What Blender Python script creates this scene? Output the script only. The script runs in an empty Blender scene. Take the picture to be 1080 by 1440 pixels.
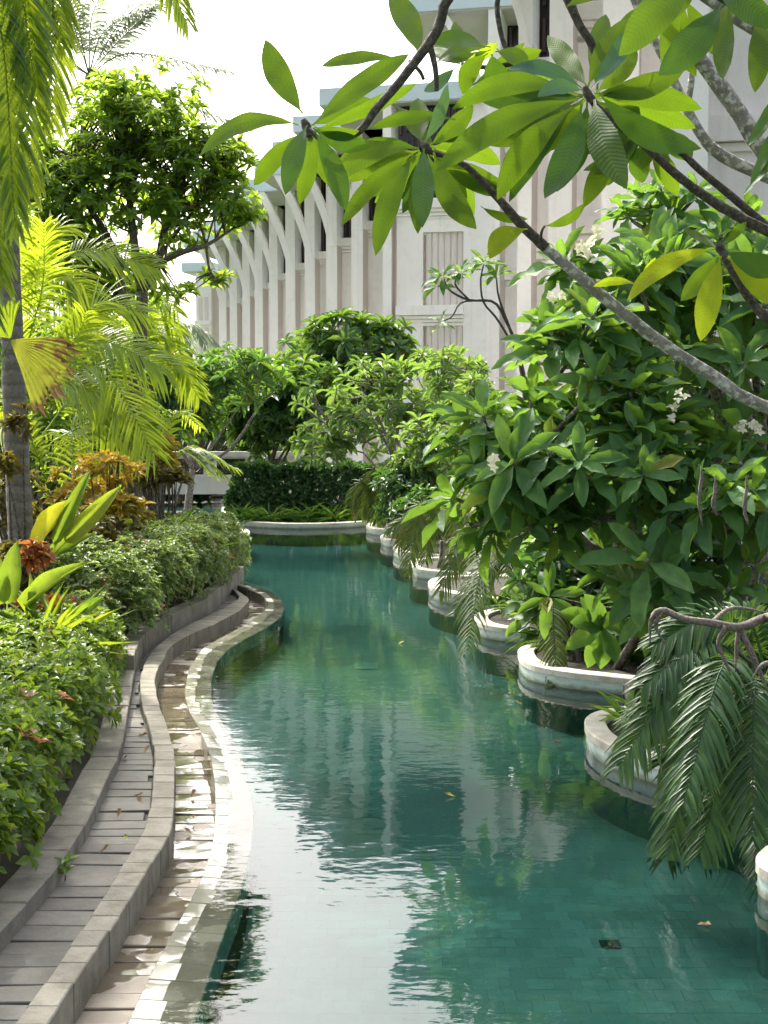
import bpy, math, random
import numpy as np
from mathutils import Vector, Matrix

random.seed(7)
RNG = np.random.default_rng(7)
R = math.radians
scene = bpy.context.scene
COL = scene.collection

# ------------------------------------------------------------------ camera
F_PX, CX, CY, HOR, CAM_H = 1900.0, 540.0, 720.0, 610.0, 2.4
PITCH = math.atan((CY - HOR) / F_PX)
cam_d = bpy.data.cameras.new('camera')
cam = bpy.data.objects.new('camera', cam_d)
COL.objects.link(cam)
cam_d.sensor_fit = 'VERTICAL'
cam_d.sensor_height = 36.0
cam_d.sensor_width = 27.0
cam_d.lens = 36.0 * F_PX / 1440.0
cam_d.clip_start = 0.05
cam_d.clip_end = 5000
cam.location = (0, 0, CAM_H)
cam.rotation_euler = (math.pi / 2 - PITCH, 0, 0)
scene.camera = cam

# ------------------------------------------------------------------ sky and sun
SUN_AZ, SUN_EL = R(-30), R(47)          # azimuth from +Y, positive to +X
world = bpy.data.worlds.new('World')
scene.world = world
world.use_nodes = True
wn, wl = world.node_tree.nodes, world.node_tree.links
wn.clear()
sky = wn.new('ShaderNodeTexSky')
sky.sky_type = 'NISHITA'
sky.sun_disc = False
sky.sun_elevation = SUN_EL
sky.sun_rotation = SUN_AZ
sky.air_density = 1.0
sky.dust_density = 9.0
sky.ozone_density = 1.0
hs = wn.new('ShaderNodeHueSaturation')
hs.inputs['Saturation'].default_value = 0.45
bg = wn.new('ShaderNodeBackground')
bg.inputs['Strength'].default_value = 0.15
wo = wn.new('ShaderNodeOutputWorld')
wl.new(sky.outputs[0], hs.inputs['Color'])
wl.new(hs.outputs[0], bg.inputs['Color'])
wl.new(bg.outputs[0], wo.inputs['Surface'])

sun_d = bpy.data.lights.new('sun', 'SUN')
sun_d.energy = 2.2
sun_d.angle = R(1.2)
sun_d.color = (1.0, 0.94, 0.84)
sun = bpy.data.objects.new('sun', sun_d)
COL.objects.link(sun)
sdir = Vector((math.sin(SUN_AZ) * math.cos(SUN_EL), math.cos(SUN_AZ) * math.cos(SUN_EL), math.sin(SUN_EL)))
sun.rotation_euler = (-sdir).to_track_quat('-Z', 'Y').to_euler()
sun.location = (-10, 10, 30)

vs = scene.view_settings
vs.view_transform = 'Standard'
vs.look = 'None'
vs.gamma = 1.0
vs.use_curve_mapping = False
vs.exposure = 1.72

# ------------------------------------------------------------------ pixel -> place
_FW = Vector((0, math.cos(PITCH), -math.sin(PITCH)))
_UP = Vector((0, math.sin(PITCH), math.cos(PITCH)))

def ray(x, y):
    return _FW + Vector((1, 0, 0)) * ((x - CX) / F_PX) + _UP * ((CY - y) / F_PX)

def at(x, y, Y):
    d = ray(x, y)
    return Vector((0, 0, CAM_H)) + d * (Y / d.y)

def gnd(x, y, z=0.0):
    d = ray(x, y)
    return Vector((0, 0, CAM_H)) + d * ((z - CAM_H) / d.z)

def X_at(x, Y):
    return (x - CX) / F_PX * Y

# ------------------------------------------------------------------ materials
def newmat(name):
    m = bpy.data.materials.new(name)
    m.use_nodes = True
    n = m.node_tree.nodes
    n.clear()
    return m, n, m.node_tree.links

def node(n, t, **kw):
    k = n.new(t)
    for a, b in kw.items():
        setattr(k, a, b)
    return k

def math_n(n, l, op, a, b=None, clamp=False):
    k = n.new('ShaderNodeMath')
    k.operation = op
    k.use_clamp = clamp
    for i, v in enumerate((a, b)):
        if v is None:
            continue
        if isinstance(v, (int, float)):
            k.inputs[i].default_value = v
        else:
            l.new(v, k.inputs[i])
    return k.outputs[0]

def mixc(n, l, fac, a, b, mode='MIX'):
    k = n.new('ShaderNodeMix')
    k.data_type = 'RGBA'
    k.blend_type = mode
    for i, v in ((0, fac), (6, a), (7, b)):
        if isinstance(v, (int, float)):
            k.inputs[i].default_value = v
        elif isinstance(v, tuple):
            k.inputs[i].default_value = (*v, 1)
        else:
            l.new(v, k.inputs[i])
    return k.outputs[2]

def noise(n, l, scale, detail=4, vec=None, rough=0.55):
    k = n.new('ShaderNodeTexNoise')
    k.inputs['Scale'].default_value = scale
    k.inputs['Detail'].default_value = detail
    k.inputs['Roughness'].default_value = rough
    if vec is not None:
        l.new(vec, k.inputs['Vector'])
    return k.outputs[0]

def ramp(n, l, v, lo, hi):
    k = n.new('ShaderNodeMapRange')
    k.inputs[1].default_value = lo
    k.inputs[2].default_value = hi
    k.clamp = True
    l.new(v, k.inputs[0])
    return k.outputs[0]

def geopos(n):
    return n.new('ShaderNodeNewGeometry').outputs['Position']

def objrand(n):
    return n.new('ShaderNodeObjectInfo').outputs['Random']

def stone(name, c1, c2, scale=6.0, rough=0.75, var=0.25, bump=0.25, stain=None, stain_amt=0.5, wet=None, spec=0.4, fine=60, streak=None):
    """stone or plaster: two tones of grain, a tone per piece, stains, wet patches"""
    m, n, l = newmat(name)
    pos = geopos(n)
    a = noise(n, l, scale, 6, pos)
    b = noise(n, l, fine, 3, pos)
    c = mixc(n, l, ramp(n, l, a, 0.3, 0.7), c1, c2)
    rnd = objrand(n)
    tone = math_n(n, l, 'ADD', math_n(n, l, 'MULTIPLY', rnd, var), 1.0 - var / 2)
    tone = math_n(n, l, 'MULTIPLY', tone, math_n(n, l, 'ADD', math_n(n, l, 'MULTIPLY', b, 0.3), 0.85))
    vm = node(n, 'ShaderNodeVectorMath', operation='SCALE')
    l.new(c, vm.inputs[0])
    l.new(tone, vm.inputs['Scale'])
    c = vm.outputs[0]
    if stain:
        s = noise(n, l, 2.3, 6, pos, 0.7)
        c = mixc(n, l, math_n(n, l, 'MULTIPLY', ramp(n, l, s, 0.5, 0.68), stain_amt), c, stain)
    if streak:
        mp = n.new('ShaderNodeMapping')
        mp.inputs['Scale'].default_value = (3.0, 3.0, 0.12)
        l.new(pos, mp.inputs[0])
        c = mixc(n, l, math_n(n, l, 'MULTIPLY', ramp(n, l, noise(n, l, 1.0, 5, mp.outputs[0], .65), .52, .72), .4), c, streak)
    p = n.new('ShaderNodeBsdfPrincipled')
    p.inputs['Specular IOR Level'].default_value = spec
    bm = n.new('ShaderNodeBump')
    bm.inputs['Strength'].default_value = bump
    bm.inputs['Distance'].default_value = 0.01
    hgt = math_n(n, l, 'ADD', a, math_n(n, l, 'MULTIPLY', b, 0.5))
    if wet:
        lo, hi, sc = wet
        w = ramp(n, l, noise(n, l, sc, 3, pos), lo, hi)
        c = mixc(n, l, math_n(n, l, 'MULTIPLY', w, 0.45), c, (c1[0] * 0.4, c1[1] * 0.4, c1[2] * 0.4))
        k = n.new('ShaderNodeMapRange')
        k.inputs[3].default_value = rough
        k.inputs[4].default_value = 0.06
        l.new(w, k.inputs[0])
        l.new(k.outputs[0], p.inputs['Roughness'])
        hgt = math_n(n, l, 'MULTIPLY', hgt, math_n(n, l, 'SUBTRACT', 1.02, w))
    else:
        p.inputs['Roughness'].default_value = rough
    l.new(hgt, bm.inputs['Height'])
    l.new(bm.outputs[0], p.inputs['Normal'])
    l.new(c, p.inputs['Base Color'])
    o = n.new('ShaderNodeOutputMaterial')
    l.new(p.outputs[0], o.inputs[0])
    return m

def leafmat(name, c1, c2, tc, trans=0.4, rough=0.38, veins=0.5, vein_n=34, edge=None, spec=0.45, elim=(1.0, 1.14)):
    """leaf: tone by leaf, paler midrib, side veins, light shining through"""
    m, n, l = newmat(name)
    at_ = node(n, 'ShaderNodeAttribute', attribute_name='tint')
    t = math_n(n, l, 'ADD', at_.outputs['Fac'], objrand(n))
    t = math_n(n, l, 'FRACT', t)
    c = mixc(n, l, t, c1, c2)
    blot = noise(n, l, 9.0, 5, geopos(n), 0.65)
    c = mixc(n, l, ramp(n, l, blot, 0.45, 0.75), c, tuple(q * 0.6 for q in c1))
    if veins > 0:
        spots = noise(n, l, 55.0, 2, geopos(n))
        c = mixc(n, l, math_n(n, l, 'MULTIPLY', ramp(n, l, spots, 0.70, 0.74), .7), c, (0.12, 0.085, 0.02))
        c = mixc(n, l, math_n(n, l, 'MULTIPLY', ramp(n, l, t, 0.955, 0.965), .75), c, (0.26, 0.22, 0.03))
    tcol = mixc(n, l, t, (tc[0] * 0.75, tc[1] * 0.85, tc[2]), tc)
    tcol = mixc(n, l, ramp(n, l, blot, 0.4, 0.8), tcol, (tc[0] * 0.7, tc[1] * 0.75, tc[2]))
    uv = n.new('ShaderNodeUVMap').outputs[0]
    sx = n.new('ShaderNodeSeparateXYZ')
    l.new(uv, sx.inputs[0])
    u, v = sx.outputs[0], sx.outputs[1]
    av = math_n(n, l, 'ABSOLUTE', math_n(n, l, 'SUBTRACT', u, 0.5))
    p = n.new('ShaderNodeBsdfPrincipled')
    if veins > 0:
        mid = math_n(n, l, 'SUBTRACT', 1.0, ramp(n, l, av, 0.012, 0.035))
        ph = math_n(n, l, 'SUBTRACT', math_n(n, l, 'MULTIPLY', v, vein_n * 6.283), math_n(n, l, 'MULTIPLY', av, 26.0))
        sv = ramp(n, l, math_n(n, l, 'SINE', ph), 0.72, 1.0)
        mk = math_n(n, l, 'MAXIMUM', mid, math_n(n, l, 'MULTIPLY', sv, 0.35))
        lite = (min(1, c2[0] * 1.9 + .03), min(1, c2[1] * 1.5 + .05), c2[2] * 1.6 + .01)
        c = mixc(n, l, math_n(n, l, 'MULTIPLY', mk, veins), c, lite)
        tcol = mixc(n, l, math_n(n, l, 'MULTIPLY', math_n(n, l, 'MAXIMUM', sv, mid), 0.6), tcol, (tc[0] * 0.5, tc[1] * 0.55, tc[2] * 0.5))
        bm = n.new('ShaderNodeBump')
        bm.inputs['Strength'].default_value = 0.12
        bm.inputs['Distance'].default_value = 0.003
        l.new(math_n(n, l, 'SUBTRACT', 0.0, math_n(n, l, 'SINE', ph)), bm.inputs['Height'])
        l.new(bm.outputs[0], p.inputs['Normal'])
    if edge:
        e = noise(n, l, 5.0, 3, geopos(n))
        c = mixc(n, l, ramp(n, l, math_n(n, l, 'ADD', math_n(n, l, 'MULTIPLY', v, 0.55), e), *elim), c, edge)
        tcol = mixc(n, l, ramp(n, l, math_n(n, l, 'ADD', math_n(n, l, 'MULTIPLY', v, 0.55), e), *elim), tcol, tuple(q * 1.3 for q in edge))
    l.new(c, p.inputs['Base Color'])
    p.inputs['Roughness'].default_value = rough
    p.inputs['Specular IOR Level'].default_value = spec
    tr = n.new('ShaderNodeBsdfTranslucent')
    l.new(tcol, tr.inputs['Color'])
    mx = n.new('ShaderNodeMixShader')
    mx.inputs[0].default_value = trans
    l.new(p.outputs[0], mx.inputs[1])
    l.new(tr.outputs[0], mx.inputs[2])
    o = n.new('ShaderNodeOutputMaterial')
    l.new(mx.outputs[0], o.inputs[0])
    return m

def plain(name, c, rough=0.6, metallic=0.0, var=0.1):
    return stone(name, c, tuple(v * 0.85 for v in c), 12, rough, var, 0.05)

def bark(name, c1, c2, lich=None, scale=14, rings=0.0):
    m, n, l = newmat(name)
    pos = geopos(n)
    a = noise(n, l, scale, 6, pos, 0.65)
    c = mixc(n, l, ramp(n, l, a, 0.35, 0.65), c1, c2)
    h = a
    if lich:
        b = noise(n, l, scale * 1.7, 4, pos, 0.6)
        c = mixc(n, l, ramp(n, l, b, 0.5, 0.6), c, lich)
        h = math_n(n, l, 'ADD', a, math_n(n, l, 'MULTIPLY', b, 0.6))
    if rings:
        sx = n.new('ShaderNodeSeparateXYZ')
        l.new(pos, sx.inputs[0])
        w = math_n(n, l, 'SINE', math_n(n, l, 'ADD', math_n(n, l, 'MULTIPLY', sx.outputs[2], rings), math_n(n, l, 'MULTIPLY', a, 4)))
        c = mixc(n, l, math_n(n, l, 'MULTIPLY', ramp(n, l, w, 0.6, 1.0), .6), c, tuple(v * 0.4 for v in c1))
        h = math_n(n, l, 'SUBTRACT', h, math_n(n, l, 'MULTIPLY', w, 0.4))
    p = n.new('ShaderNodeBsdfPrincipled')
    p.inputs['Roughness'].default_value = 0.85
    l.new(c, p.inputs['Base Color'])
    bm = n.new('ShaderNodeBump')
    bm.inputs['Strength'].default_value = 0.6
    bm.inputs['Distance'].default_value = 0.02
    l.new(h, bm.inputs['Height'])
    l.new(bm.outputs[0], p.inputs['Normal'])
    o = n.new('ShaderNodeOutputMaterial')
    l.new(p.outputs[0], o.inputs[0])
    return m

def water_mat(name, tint):
    m, n, l = newmat(name)
    pos = geopos(n)
    mp = n.new('ShaderNodeMapping')
    mp.inputs['Scale'].default_value = (3.8, 5.6, 1)
    l.new(pos, mp.inputs[0])
    a = noise(n, l, 1.0, 2, mp.outputs[0], 0.5)
    mp2 = n.new('ShaderNodeMapping')
    mp2.inputs['Scale'].default_value = (12, 22, 1)
    mp2.inputs['Rotation'].default_value = (0, 0, 0.3)
    l.new(pos, mp2.inputs[0])
    b = noise(n, l, 1.0, 2, mp2.outputs[0], 0.5)
    c = noise(n, l, 0.35, 2, pos)
    amt = ramp(n, l, c, 0.3, 0.7)
    h = math_n(n, l, 'ADD', a, math_n(n, l, 'MULTIPLY', math_n(n, l, 'MULTIPLY', b, amt), 0.35))
    bm = n.new('ShaderNodeBump')
    bm.inputs['Strength'].default_value = 0.5
    bm.inputs['Distance'].default_value = 0.0042
    l.new(h, bm.inputs['Height'])
    fr = n.new('ShaderNodeFresnel')
    fr.inputs['IOR'].default_value = 1.46
    l.new(bm.outputs[0], fr.inputs['Normal'])
    gl = n.new('ShaderNodeBsdfGlossy')
    gl.inputs['Roughness'].default_value = 0.02
    l.new(bm.outputs[0], gl.inputs['Normal'])
    tr = n.new('ShaderNodeBsdfTransparent')
    tr.inputs['Color'].default_value = (*tint, 1)
    mx = n.new('ShaderNodeMixShader')
    l.new(fr.outputs[0], mx.inputs[0])
    l.new(tr.outputs[0], mx.inputs[1])
    l.new(gl.outputs[0], mx.inputs[2])
    o = n.new('ShaderNodeOutputMaterial')
    l.new(mx.outputs[0], o.inputs[0])
    return m

def mosaic_mat():
    m, n, l = newmat('mosaic_tile')
    tc = n.new('ShaderNodeUVMap').outputs[0]
    br = n.new('ShaderNodeTexBrick')
    l.new(tc, br.inputs['Vector'])
    br.inputs['Scale'].default_value = 1.0
    br.inputs['Brick Width'].default_value = 0.06
    br.inputs['Row Height'].default_value = 0.03
    br.inputs['Mortar Size'].default_value = 0.002
    br.inputs['Color1'].default_value = (0.42, 0.52, 0.47, 1)
    br.inputs['Color2'].default_value = (0.33, 0.43, 0.40, 1)
    br.inputs['Mortar'].default_value = (0.40, 0.46, 0.43, 1)
    p = n.new('ShaderNodeBsdfPrincipled')
    p.inputs['Roughness'].default_value = 0.25
    sz = n.new('ShaderNodeSeparateXYZ')
    pos = geopos(n)
    l.new(pos, sz.inputs[0])
    nz = noise(n, l, 7.0, 5, pos, .65)
    lev = math_n(n, l, 'SUBTRACT', math_n(n, l, 'MULTIPLY', nz, .09), sz.outputs[2])
    scum = mixc(n, l, ramp(n, l, lev, -.01, .03), br.outputs[0], (0.17, 0.19, 0.145))
    scum = mixc(n, l, math_n(n, l, 'MULTIPLY', ramp(n, l, noise(n, l, 3.0, 6, pos, .7), .5, .7), .5), scum, (0.16, 0.17, 0.13))
    l.new(scum, p.inputs['Base Color'])
    bm = n.new('ShaderNodeBump')
    bm.inputs['Strength'].default_value = 0.4
    bm.inputs['Distance'].default_value = 0.004
    l.new(br.outputs[1], bm.inputs['Height'])
    bm.invert = True
    l.new(bm.outputs[0], p.inputs['Normal'])
    o = n.new('ShaderNodeOutputMaterial')
    l.new(p.outputs[0], o.inputs[0])
    return m

M = {}
M['water'] = water_mat('pool_water', (0.43, 0.68, 0.65))
M['film'] = water_mat('rim_water', (0.93, 0.95, 0.93))
M['mosaic'] = mosaic_mat()
M['ground'] = stone('garden_soil', (0.05, 0.045, 0.03), (0.025, 0.022, 0.016), 3, 0.95, 0.1, 0.8)
M['lawn'] = stone('lawn_ground', (0.04, 0.07, 0.02), (0.03, 0.045, 0.018), 1, 0.95, 0.1, 0.8)
M['path'] = stone('path_stone', (0.10, 0.094, 0.083), (0.15, 0.14, 0.125), 9, 0.7, 0.34, 0.35, (0.12, 0.115, 0.10), 0.5, None, 0.35)
M['cope'] = stone('wall_stone', (0.19, 0.177, 0.142), (0.275, 0.257, 0.212), 7, 0.85, 0.24, 0.6, (0.12, 0.105, 0.075), 0.75, streak=(.10, .09, .07))
M['kerb'] = stone('kerb_stone', (0.165, 0.155, 0.125), (0.235, 0.22, 0.185), 6, 0.9, 0.25, 0.6, (0.075, 0.07, 0.058), 0.85)
M['channel'] = stone('channel_stone', (0.165, 0.13, 0.09), (0.235, 0.195, 0.145), 6, 0.6, 0.45, 0.3, (0.12, 0.10, 0.075), 0.6, (0.42, 0.46, 2.2), 1.0)
M['rim'] = stone('rim_stone', (0.30, 0.29, 0.22), (0.38, 0.37, 0.30), 8, 0.4, 0.2, 0.3, (0.24, 0.23, 0.15), 0.5, (0.38, 0.50, 2.6), 1.0)
M['bed'] = stone('mortar_bed', (0.03, 0.028, 0.025), (0.05, 0.045, 0.04), 6, 0.8, 0.1, 0.4)
M['limestone'] = stone('planter_limestone', (0.44, 0.42, 0.355), (0.53, 0.51, 0.44), 9, 0.8, 0.22, 0.5, (0.24, 0.225, 0.17), 0.75)
M['pool_tile'] = stone('pool_floor_tile', (0.11, 0.19, 0.175), (0.175, 0.255, 0.235), 1.2, 0.5, 0.3, 0.2, (0.10, 0.16, 0.13), .7)
M['pool_floor'] = stone('pool_floor_stone', (0.11, 0.19, 0.175), (0.175, 0.255, 0.235), 1.2, 0.6, 0.1, 0.2, (0.10, 0.17, 0.14), .6)
M['dark_tile'] = plain('dark_tile', (0.012, 0.025, 0.025), 0.4)
M['drain'] = plain('drain_plate', (0.22, 0.34, 0.33), 0.4)
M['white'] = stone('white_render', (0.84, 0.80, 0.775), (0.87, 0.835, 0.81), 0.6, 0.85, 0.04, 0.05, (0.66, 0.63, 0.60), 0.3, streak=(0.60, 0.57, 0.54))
M['pink'] = stone('pink_shade_render', (0.54, 0.45, 0.405), (0.58, 0.485, 0.44), 0.6, 0.85, 0.05, 0.05)  # darker, pinker copy of the white render, shade put into its colour
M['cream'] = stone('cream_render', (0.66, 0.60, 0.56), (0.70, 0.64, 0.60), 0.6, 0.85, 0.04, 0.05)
M['fascia'] = stone('pale_blue_fascia', (0.53, 0.62, 0.66), (0.57, 0.66, 0.70), 0.5, 0.6, 0.03, 0.05)
M['soffit'] = stone('soffit_grey', (0.52, 0.51, 0.50), (0.56, 0.55, 0.54), 0.5, 0.8, 0.03, 0.05)
M['glass'] = plain('dark_glass', (0.015, 0.016, 0.018), 0.15)
M['slat'] = plain('dark_slat', (0.075, 0.045, 0.038), 0.5, 0, 0.5)
M['bridge'] = stone('bridge_plaster', (0.58, 0.57, 0.54), (0.66, 0.65, 0.62), 2, 0.85, 0.04, 0.1, (0.42, 0.41, 0.37), 0.4)
M['iron'] = plain('black_iron', (0.012, 0.012, 0.012), 0.5)
M['bark_frangi'] = bark('frangipani_bark', (0.20, 0.18, 0.155), (0.10, 0.085, 0.07), (0.34, 0.33, 0.29), 16)
M['bark_dark'] = bark('dark_bark', (0.075, 0.06, 0.048), (0.035, 0.028, 0.022), (0.13, 0.12, 0.095), 16)
M['bark_lichen'] = bark('lichen_bark', (0.15, 0.14, 0.12), (0.26, 0.245, 0.215), (0.48, 0.48, 0.44), 34)
M['bark_twig'] = bark('twig_bark', (0.035, 0.028, 0.022), (0.065, 0.05, 0.04), (0.11, 0.095, 0.075), 60)
M['bark_palm'] = bark('palm_trunk_bark', (0.20, 0.185, 0.16), (0.11, 0.10, 0.085), None, 22, 38)
M['bark_tree'] = bark('tree_bark', (0.085, 0.07, 0.05), (0.045, 0.037, 0.028), (0.15, 0.135, 0.10), 18)
M['bark_red'] = bark('dry_branch_bark', (0.17, 0.145, 0.12), (0.09, 0.075, 0.06), (0.22, 0.19, 0.16), 40)

M['lf_frangi'] = leafmat('frangipani_leaf', (0.038, 0.125, 0.045), (0.10, 0.225, 0.062), (0.27, 0.46, 0.04), 0.38, 0.52, 0.5, spec=.25)
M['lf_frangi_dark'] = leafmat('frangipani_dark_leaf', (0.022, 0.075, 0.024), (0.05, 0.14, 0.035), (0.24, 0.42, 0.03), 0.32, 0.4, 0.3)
M['lf_frangi_pale'] = leafmat('frangipani_pale_leaf', (0.055, 0.13, 0.05), (0.10, 0.20, 0.065), (0.34, 0.52, 0.06), 0.38, 0.45, 0.3)
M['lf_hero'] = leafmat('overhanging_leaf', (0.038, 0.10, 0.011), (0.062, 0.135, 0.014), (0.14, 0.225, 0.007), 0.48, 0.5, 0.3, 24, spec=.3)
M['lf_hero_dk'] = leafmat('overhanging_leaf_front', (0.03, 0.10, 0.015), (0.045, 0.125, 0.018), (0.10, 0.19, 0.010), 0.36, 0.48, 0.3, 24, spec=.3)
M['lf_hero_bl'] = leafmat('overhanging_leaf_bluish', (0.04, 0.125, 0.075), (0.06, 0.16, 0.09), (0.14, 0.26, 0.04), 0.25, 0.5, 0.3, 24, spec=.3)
M['lf_hero_yl'] = leafmat('overhanging_leaf_backlit', (0.12, 0.185, 0.010), (0.16, 0.225, 0.012), (0.40, 0.50, 0.010), 0.58, 0.5, 0.4, 24, spec=.3)  # yellower copy of the leaf, backlit glow put into the colour
M['lf_hedge'] = leafmat('hedge_leaf', (0.038, 0.10, 0.018), (0.125, 0.225, 0.028), (0.40, 0.55, 0.04), 0.34, 0.35, 0.3, 0.001)
M['lf_varieg'] = leafmat('variegated_leaf', (0.045, 0.11, 0.022), (0.24, 0.31, 0.12), (0.42, 0.55, 0.10), 0.32, 0.4, 0.0)
M['lf_pink'] = leafmat('pink_new_leaf', (0.45, 0.16, 0.10), (0.50, 0.34, 0.20), (0.7, 0.3, 0.15), 0.3, 0.4, 0.0)
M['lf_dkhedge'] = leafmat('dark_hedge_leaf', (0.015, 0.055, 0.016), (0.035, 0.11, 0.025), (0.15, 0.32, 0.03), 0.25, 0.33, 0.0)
M['lf_tree'] = leafmat('broadleaf_leaf', (0.03, 0.09, 0.018), (0.085, 0.17, 0.025), (0.50, 0.70, 0.04), 0.46, 0.38, 0.0)
M['lf_palm'] = leafmat('palm_leaflet', (0.016, 0.062, 0.018), (0.04, 0.11, 0.024), (0.22, 0.36, 0.03), 0.3, 0.42, 0.0, edge=(0.20, 0.18, 0.03), spec=.35, elim=(1.12, 1.22))
M['lf_areca'] = leafmat('areca_leaflet', (0.05, 0.13, 0.014), (0.16, 0.25, 0.018), (0.62, 0.74, 0.03), 0.44, 0.36, 0.0)
M['lf_coco'] = leafmat('coconut_leaflet', (0.12, 0.15, 0.10), (0.17, 0.20, 0.13), (0.4, 0.45, 0.25), 0.4, 0.5, 0.0)
M['lf_olive'] = leafmat('olive_leaflet', (0.03, 0.07, 0.02), (0.075, 0.105, 0.028), (0.26, 0.36, 0.04), 0.35, 0.55, 0.0, edge=(0.18, 0.13, 0.03), spec=.2, elim=(1.0, 1.12))
M['lf_banana'] = leafmat('paddle_leaf', (0.07, 0.17, 0.03), (0.12, 0.23, 0.03), (0.42, 0.55, 0.03), 0.4, 0.4, 0.45, 40)
M['lf_ypaddle'] = leafmat('yellow_paddle_leaf', (0.40, 0.40, 0.02), (0.5, 0.45, 0.03), (0.85, 0.80, 0.03), 0.45, 0.4, 0.4, 40)
M['lf_croton_y'] = leafmat('croton_yellow_leaf', (0.10, 0.14, 0.02), (0.50, 0.30, 0.03), (0.7, 0.45, 0.03), 0.32, 0.35, 0.3, 12)
M['lf_croton_r'] = leafmat('croton_red_leaf', (0.14, 0.06, 0.015), (0.45, 0.13, 0.02), (0.6, 0.2, 0.03), 0.32, 0.35, 0.3, 12)
M['lf_croton_d'] = leafmat('croton_dark_leaf', (0.05, 0.035, 0.015), (0.11, 0.10, 0.02), (0.3, 0.25, 0.03), 0.28, 0.35, 0.2, 12)
M['lf_strap'] = leafmat('strap_leaf', (0.05, 0.15, 0.025), (0.11, 0.24, 0.03), (0.40, 0.60, 0.04), 0.4, 0.38, 0.0)
M['lf_strap_dk'] = leafmat('dark_strap_leaf', (0.03, 0.085, 0.022), (0.06, 0.14, 0.03), (0.25, 0.42, 0.04), 0.3, 0.38, 0.0)
M['lf_dry'] = leafmat('dry_leaf', (0.22, 0.14, 0.07), (0.33, 0.23, 0.12), (0.4, 0.25, 0.1), 0.2, 0.7, 0.0)
M['lf_fan'] = leafmat('fan_leaf', (0.20, 0.23, 0.03), (0.24, 0.26, 0.05), (0.6, 0.62, 0.05), 0.4, 0.45, 0.0, edge=(0.17, 0.095, 0.04), elim=(.84, .98))
M['lf_maroon'] = leafmat('maroon_leaf', (0.16, 0.02, 0.012), (0.24, 0.035, 0.015), (0.4, 0.04, 0.02), 0.25, 0.35, 0.0)
M['petal'] = leafmat('white_petal', (0.75, 0.72, 0.50), (0.82, 0.80, 0.68), (0.8, 0.75, 0.4), 0.25, 0.5, 0.0)

# ------------------------------------------------------------------ object helpers
def tag(o, label, cat, group=None):
    o['label'] = label
    o['category'] = cat
    if group:
        o['group'] = group
    return o

def thing(name, label, cat, loc, group=None):
    o = bpy.data.objects.new(name, None)
    o.empty_display_size = 0.2
    COL.objects.link(o)
    o.location = loc
    return tag(o, label, cat, group)

def adopt(o, parent):
    """make o a part of parent; its mesh already holds place coordinates"""
    if parent is not None:
        o.parent = parent
        if parent.type == 'EMPTY':
            o.matrix_parent_inverse = Matrix.Translation(-parent.location)
    return o

def link_mesh(name, me, parent=None, kind=None):
    o = bpy.data.objects.new(name, me)
    COL.objects.link(o)
    adopt(o, parent)
    if kind:
        o['kind'] = kind
    return o

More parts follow.
